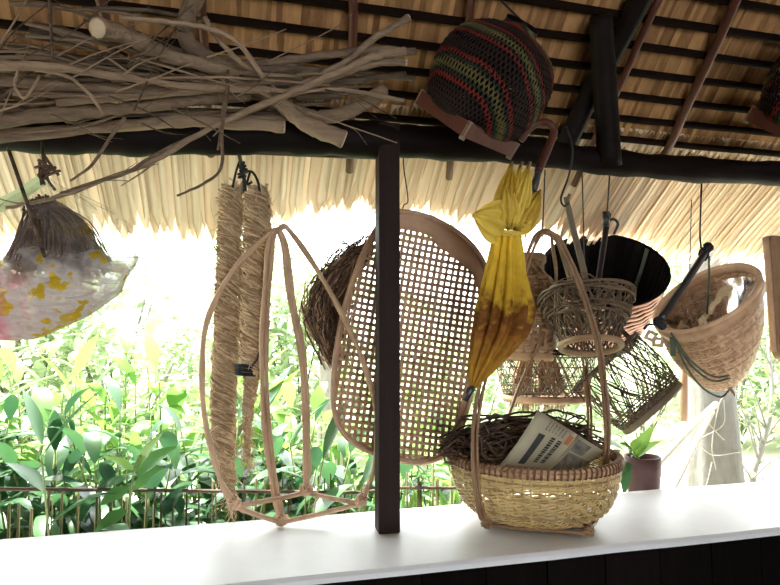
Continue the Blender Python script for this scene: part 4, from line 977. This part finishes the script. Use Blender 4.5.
# ginger plants
def ginger(kind):
    root = bpy.data.objects.new('ginger_plant', None); COL.objects.link(root); root.empty_display_size = .1
    lf = MB(); st = MB(); nst = rnd.choice([4, 5, 5])
    for k in range(nst):
        b = V((rnd.gauss(0, .07), rnd.gauss(0, .06), 0)); H = rnd.uniform(.80, 1.12); ln = V((rnd.gauss(0, .12), rnd.gauss(0, .10), 1)); az = rnd.random()*PI
        q = spl([b, b+ln*H*.5, b+ln*H*.9+V((rnd.gauss(0, .05), rnd.gauss(0, .05), H*.08))], 5); st.tone = rnd.random()
        st.tube(q, [lin(.007, .003, i/(len(q)-1)) for i in range(len(q))], 5)
        nl = rnd.randint(9, 13)
        for i in range(nl):
            t = lin(.35, 1, i/(nl-1)); p = q[min(len(q)-1, int(t*(len(q)-1)))]; a = az+(i % 2)*PI+rnd.gauss(0, .45)
            d = V((math.cos(a), math.sin(a), rnd.uniform(.15, .9) if t < .95 else 1.6)); lf.tone = rnd.random()**1.5
            lf.leaf(p, d, (0, 0, 1), rnd.uniform(.15, .26), rnd.uniform(.045, .08), rnd.uniform(.3, 1.5))
    lf.build('foliage', MT['leaf_light' if kind else 'leaf_deep'], root); st.build('stems', MT['stem'], root)
    return root
protos = [ginger(0) for _ in range(5)]; protos_l = [ginger(1) for _ in range(3)]
used = set()
def put(o, x, y, sc, rz, label, group, z=0):
    c = o if o.name not in used else copy_tree(o); used.add(o.name)
    c.location = (x, y, z); c.rotation_euler = (0, 0, rz); c.scale = (sc,)*3; tag(c, label, 'plant', group); return c
for Y, n, x0, x1, s0, s1 in ((2.25, 15, -90, 390, .90, 1.05), (2.55, 14, -90, 470, .98, 1.15), (2.95, 11, -90, 470, 1.05, 1.22), (3.4, 10, -90, 460, 1.12, 1.30)):
    for k in range(n):
        px = lin(x0, x1, (k+.5)/n)+rnd.uniform(-14, 14); p = P(px, 420, Y+rnd.uniform(-.12, .12))
        sc = rnd.uniform(s0, s1)*(.86 if px > 300 else 1)
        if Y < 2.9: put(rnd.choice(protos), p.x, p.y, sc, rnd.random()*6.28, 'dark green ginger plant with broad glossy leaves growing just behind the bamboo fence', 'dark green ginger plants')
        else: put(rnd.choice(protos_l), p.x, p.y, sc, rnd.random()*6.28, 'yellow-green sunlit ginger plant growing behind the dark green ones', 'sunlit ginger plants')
mk('leaf_mid', (.05, .16, .04), (.14, .34, .09), rough=.35, sc=5, bump=.05, trans=.35, tone=.75, spec=.6)
# the bright young shoot in front
p = P(132, 560, 2.0); root = thing('ginger_shoot', V((p.x, p.y, 0)), 'bright green young ginger shoot with upright leaves close behind the ledge, left of the sling', 'plant')
st = MB(); q = spl([V((p.x, p.y, 0)), P(128, 540, 2.0), P(133, 480, 1.99), P(140, 455, 1.98)], 5); st.tube(q, .005, 6); st.build('stem', MT['stem'], root)
for (a, b, wd, dr, k) in (((134, 478), (172, 442), .06, .5, 0), ((133, 490), (162, 462), .055, .6, 0), ((130, 488), (98, 502), .05, .6, 0), ((128, 510), (92, 530), .05, .4, 0), ((134, 470), (108, 455), .034, .3, 1), ((136, 468), (160, 432), .04, .2, 1)):
    m = MB(); m.tone = .75; A, B2 = P(*a, 1.99), P(*b, 1.95); m.leaf(A, B2-A, (0, -.8, 1), (B2-A).length, wd, dr); m.build('leaf', MT['leaf_light' if k else 'leaf_mid'], root)

# grassy clump under the tray
def clump(px, Y, n, H, label, k='leaf_light'):
    p = P(px, 470, Y); root = thing('grass_clump', V((p.x, p.y, 0)), label, 'plant'); m = MB()
    for i in range(n):
        m.tone = rnd.random(); b = V((p.x+rnd.gauss(0, .09), p.y+rnd.gauss(0, .05), rnd.uniform(.3, .6)*H)); d = V((rnd.gauss(0, .45), rnd.gauss(0, .35), 1))
        m.leaf(b, d, V((0, -1, .3)), rnd.uniform(.2, .45)*H, rnd.uniform(.012, .022), rnd.uniform(.4, 1.8))
    m.build('blades', MT[k], root); m = MB()
    for i in range(14):
        x = p.x+rnd.gauss(0, .08); m.tone = rnd.random(); m.tube([V((x, p.y, 0)), V((x+rnd.gauss(0, .03), p.y, .6*H))], .004, 4)
    m.build('stalks', MT['stem'], root)
clump(425, 2.15, 110, 1.05, 'narrow-bladed green grass clump behind the ledge, right of the square post')
clump(330, 2.3, 70, 1.15, 'narrow-bladed grass clump seen through the empty rattan sling')
# potted plant behind the ledge
Yp = YB+.11; c = P(643, 470, Yp); s = S(643, 470, Yp); zt = P(643, 456, Yp).z; Mp = uframe(V((c.x, Yp, zt-.20)))
m = MB(); m.tube([V((c.x, Yp, 0)), V((c.x, Yp, zt-.20))], .09, 12); tag(m.build('stump', MT['trunk_pale'], origin=(c.x, Yp, 0)), 'short stump carrying the clay pot behind the ledge', 'stump')
root = thing('potted_plant', V((c.x, Yp, zt-.20)), 'green leafy plant in a reddish clay pot behind the ledge, right of the golden basket', 'potted plant')
pf = [(.0, .0), (.04, 0), (.055, .05), (.064, .15), (.066, .20), (.060, .20), (.058, .17), (0, .165)]
m = MB(); m.grid([[Mp @ V((r*math.cos(a), r*math.sin(a), z)) for a in [2*PI*j/28 for j in range(28)]] for r, z in pf], closed=True); m.build('pot', MT['clay_pot'], root)
for (a, b, wd, k) in (((633, 462), (612, 478), .05, 0), ((630, 455), (622, 432), .05, 0), ((634, 458), (650, 428), .05, 1), ((628, 455), (606, 436), .045, 0), ((632, 452), (640, 436), .04, 1), ((624, 460), (626, 492), .045, 0), ((636, 458), (655, 440), .045, 1), ((638, 460), (626, 440), .05, 1), ((620, 450), (600, 462), .04, 0)):
    m = MB(); m.tone = .7; A, B2 = P(*a, Yp), P(*b, Yp-.06); m.leaf(A, B2-A, (0, -.6, 1), (B2-A).length*1.1, wd, .5); m.build('leaf', MT['leaf_light' if k else 'leaf_deep'], root)
m = MB(); m.tube([V((c.x, Yp, zt-.03)), P(632, 456, Yp)], .006, 6); m.build('stem', MT['stem'], root)

# tree trunk, leaning poles, vines
Yt = 3.1; s = S(712, 440, Yt); c = P(712, 440, Yt); m = MB()
hs = [(0, 36), (.35, 29), (.8, 25), (1.3, 22.5), (1.9, 21), (2.6, 20), (3.4, 18)]
rr = []
for i in range(40):
    z = 3.4*i/39; R_ = interp(hs, z)*s; rr.append([V((c.x+R_*(1+.07*math.sin(5*a+z*2)+.05*math.sin(9*a-z))*math.cos(a), c.y+R_*(1+.07*math.sin(5*a+z*2))*math.sin(a), z-.05)) for a in [2*PI*j/36 for j in range(36)]])
m.grid(rr, closed=True); root = thing('tree_trunk', V((c.x, c.y, 0)), 'pale grey mossy tree trunk standing outside at the right below the pointed basket', 'tree'); m.build('trunk', MT['trunk_pale'], root)
m = MB()
for k in range(5): 
    a = k*1.3; m.leaf
for l in ([(724, 400), (723, 425), (700, 440), (712, 455), (740, 452)], [(706, 420), (716, 432), (724, 440)], [(712, 462), (708, 480), (704, 492)], [(726, 395), (719, 405), (712, 445), (716, 470)]):
    m.tone = .9; m.tube(spl([P(x, y, Yt-.17) for x, y in l], 6), .0028, 5)
m.build('vine', MT['pole_white'], root)
for (a, b, r, lb) in (((650, 472, 2.45), (716, 404, 2.93), .018, 'pale thick pole leaning on the grey tree trunk, the higher one'), ((668, 500, 2.55), (712, 412, 2.97), .018, 'pale pole leaning on the grey tree trunk, the lower steeper one')):
    A, B2 = P(*a), P(*b); A2 = A+(A-B2)*(1.2 if a[0] > 660 else 0.0); q = spl([A2, A.lerp(B2, .5)+V((0, 0, .01)), B2], 5); m = MB(); m.tone = .7; m.tube(q, r, 8); tag(m.build('leaning_pole', MT['pole_white'], origin=q[0]), lb, 'pole', 'poles leaning on the trunk')
m = MB(); m.tone = .9; q = spl(PP([(688, 340, 2.15), (685, 360, 2.15), (684, 390, 2.15), (684, 421, 2.15)]), 4); m.tube(q, .017, 8)
root = thing('hanging_log', q[-1], 'short pale wooden piece hanging beside the tree trunk below the pointed basket', 'wood'); m.build('piece', MT['rattan'], root)
m = MB(); m.tube([q[0], V((q[0].x, 2.1, zr(2.1)))], .002, 5); m.build('cord', MT['cord_black'], root)
# slender shrub at right
root = thing('shrub', P(752, 505, 3.6), 'slender shrub with thin bare twigs at the right edge outside', 'shrub')
m = MB(); b0 = P(750, 490, 3.6); m.tone = .3; b0 = V((b0.x, b0.y, 0)); q = spl([b0, P(752, 480, 3.6), P(762, 445, 3.6), P(772, 400, 3.6), P(768, 340, 3.7)], 5); m.tube(q, [lin(.035, .012, i/(len(q)-1)) for i in range(len(q))], 7)
for k in range(16):
    p = q[rnd.randrange(4, len(q))]; d = V((rnd.gauss(-.1, .3), rnd.gauss(0, .2), rnd.uniform(.1, .5))); m.tube(spl([p, p+d*.5+V((0, 0, .03)), p+d], 4), [.007, .007, .006, .006, .005, .005, .004, .004, .003], 5)
m.build('twigs', MT['trunk_pale'], root)
m = MB()
for k in range(150):
    p = q[rnd.randrange(6, len(q))]+V((rnd.gauss(0, .28), rnd.gauss(0, .2), rnd.gauss(.05, .25))); m.tone = rnd.random(); m.leaf(p, V((rnd.gauss(0, 1), rnd.gauss(0, 1), rnd.gauss(0, .6))), (0, 0, 1), .09, .035, .5, seg=4)
m.build('foliage', MT['leaf_light'], root)

# pale sunlit bushes, palm and trees further off
def bush(n, R, H, L):
    root = bpy.data.objects.new('bush', None); COL.objects.link(root); m = MB()
    for k in range(n):
        a = rnd.random()*6.28; u = rnd.random(); r = R*math.sqrt(rnd.random())*(1-.5*u*u); p = V((r*math.cos(a), r*math.sin(a), .1+u*H)); m.tone = rnd.random()
        m.leaf(p, V((rnd.gauss(0, 1), rnd.gauss(0, 1), rnd.uniform(-.2, 1))), (0, 0, 1), L*rnd.uniform(.7, 1.3), L*.32, .7, seg=4)
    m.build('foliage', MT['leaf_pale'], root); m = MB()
    for k in range(7): m.tube([V((rnd.gauss(0, .05), rnd.gauss(0, .05), 0)), V((rnd.gauss(0, R*.4), rnd.gauss(0, R*.4), H*.8))], .012, 5)
    m.build('stems', MT['trunk_pale'], root); return root
bs = [bush(900, .9, 1.5, .22), bush(800, .8, 1.8, .28), bush(700, 1.0, 1.2, .18)]
for k, (px, Y, sc) in enumerate([(-70, 6.2, 1.1), (40, 6.6, 1.15), (130, 7.0, 1.2), (220, 7.2, 1.1), (300, 7.4, 1.15), (390, 6.8, 1.1), (480, 6.4, 1.0), (560, 6.6, 1.0), (640, 7.0, 1.05), (730, 6.5, 1.1), (810, 6.0, 1.1), (-20, 9, 1.5), (110, 9.3, 1.6), (260, 9.6, 1.5), (420, 9.3, 1.5), (560, 9.5, 1.5), (700, 9.2, 1.55), (820, 9, 1.6)]):
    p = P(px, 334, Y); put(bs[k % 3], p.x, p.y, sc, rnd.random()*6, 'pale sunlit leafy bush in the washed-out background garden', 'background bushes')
def palm(px, Y, H, label):
    p = P(px, 334, Y); root = thing('palm', V((p.x, p.y, 0)), label, 'palm'); m = MB(); m.tube(spl([V((p.x, p.y, 0)), V((p.x+.05, p.y, H*.6)), V((p.x, p.y, H))], 5), .07, 8); m.build('trunk', MT['trunk_pale'], root)
    for k in range(13):
        m = MB(); a = k*2.4; d = V((math.cos(a), math.sin(a), rnd.uniform(.2, .9))); q = spl([V((p.x, p.y, H)), V((p.x, p.y, H))+d*.6, V((p.x, p.y, H))+d*1.1+V((0, 0, -.35))], 8)
        m.tube(q, .01, 4)
        for i in range(2, len(q)-1):
            T = (q[i+1]-q[i]).normalized(); sd_ = T.cross(V((0, 0, 1))).normalized()
            for s_ in (-1, 1): m.tone = rnd.random(); m.leaf(q[i], T*.7+sd_*s_, (0, 0, 1), .38, .035, .8, seg=4)
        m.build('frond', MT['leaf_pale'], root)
palm(322, 5.2, 1.75, 'small pale green palm seen between the straw ropes and the tray')
m = MB(); m.tube([P(-60, 254, 8), P(110, 257, 8), P(330, 259, 8)], .008, 5); tag(m.build('garden_wire', MT['cord_green'], origin=P(110, 257, 8)), 'thin wire stretched across the garden beneath the eave at left', 'wire')
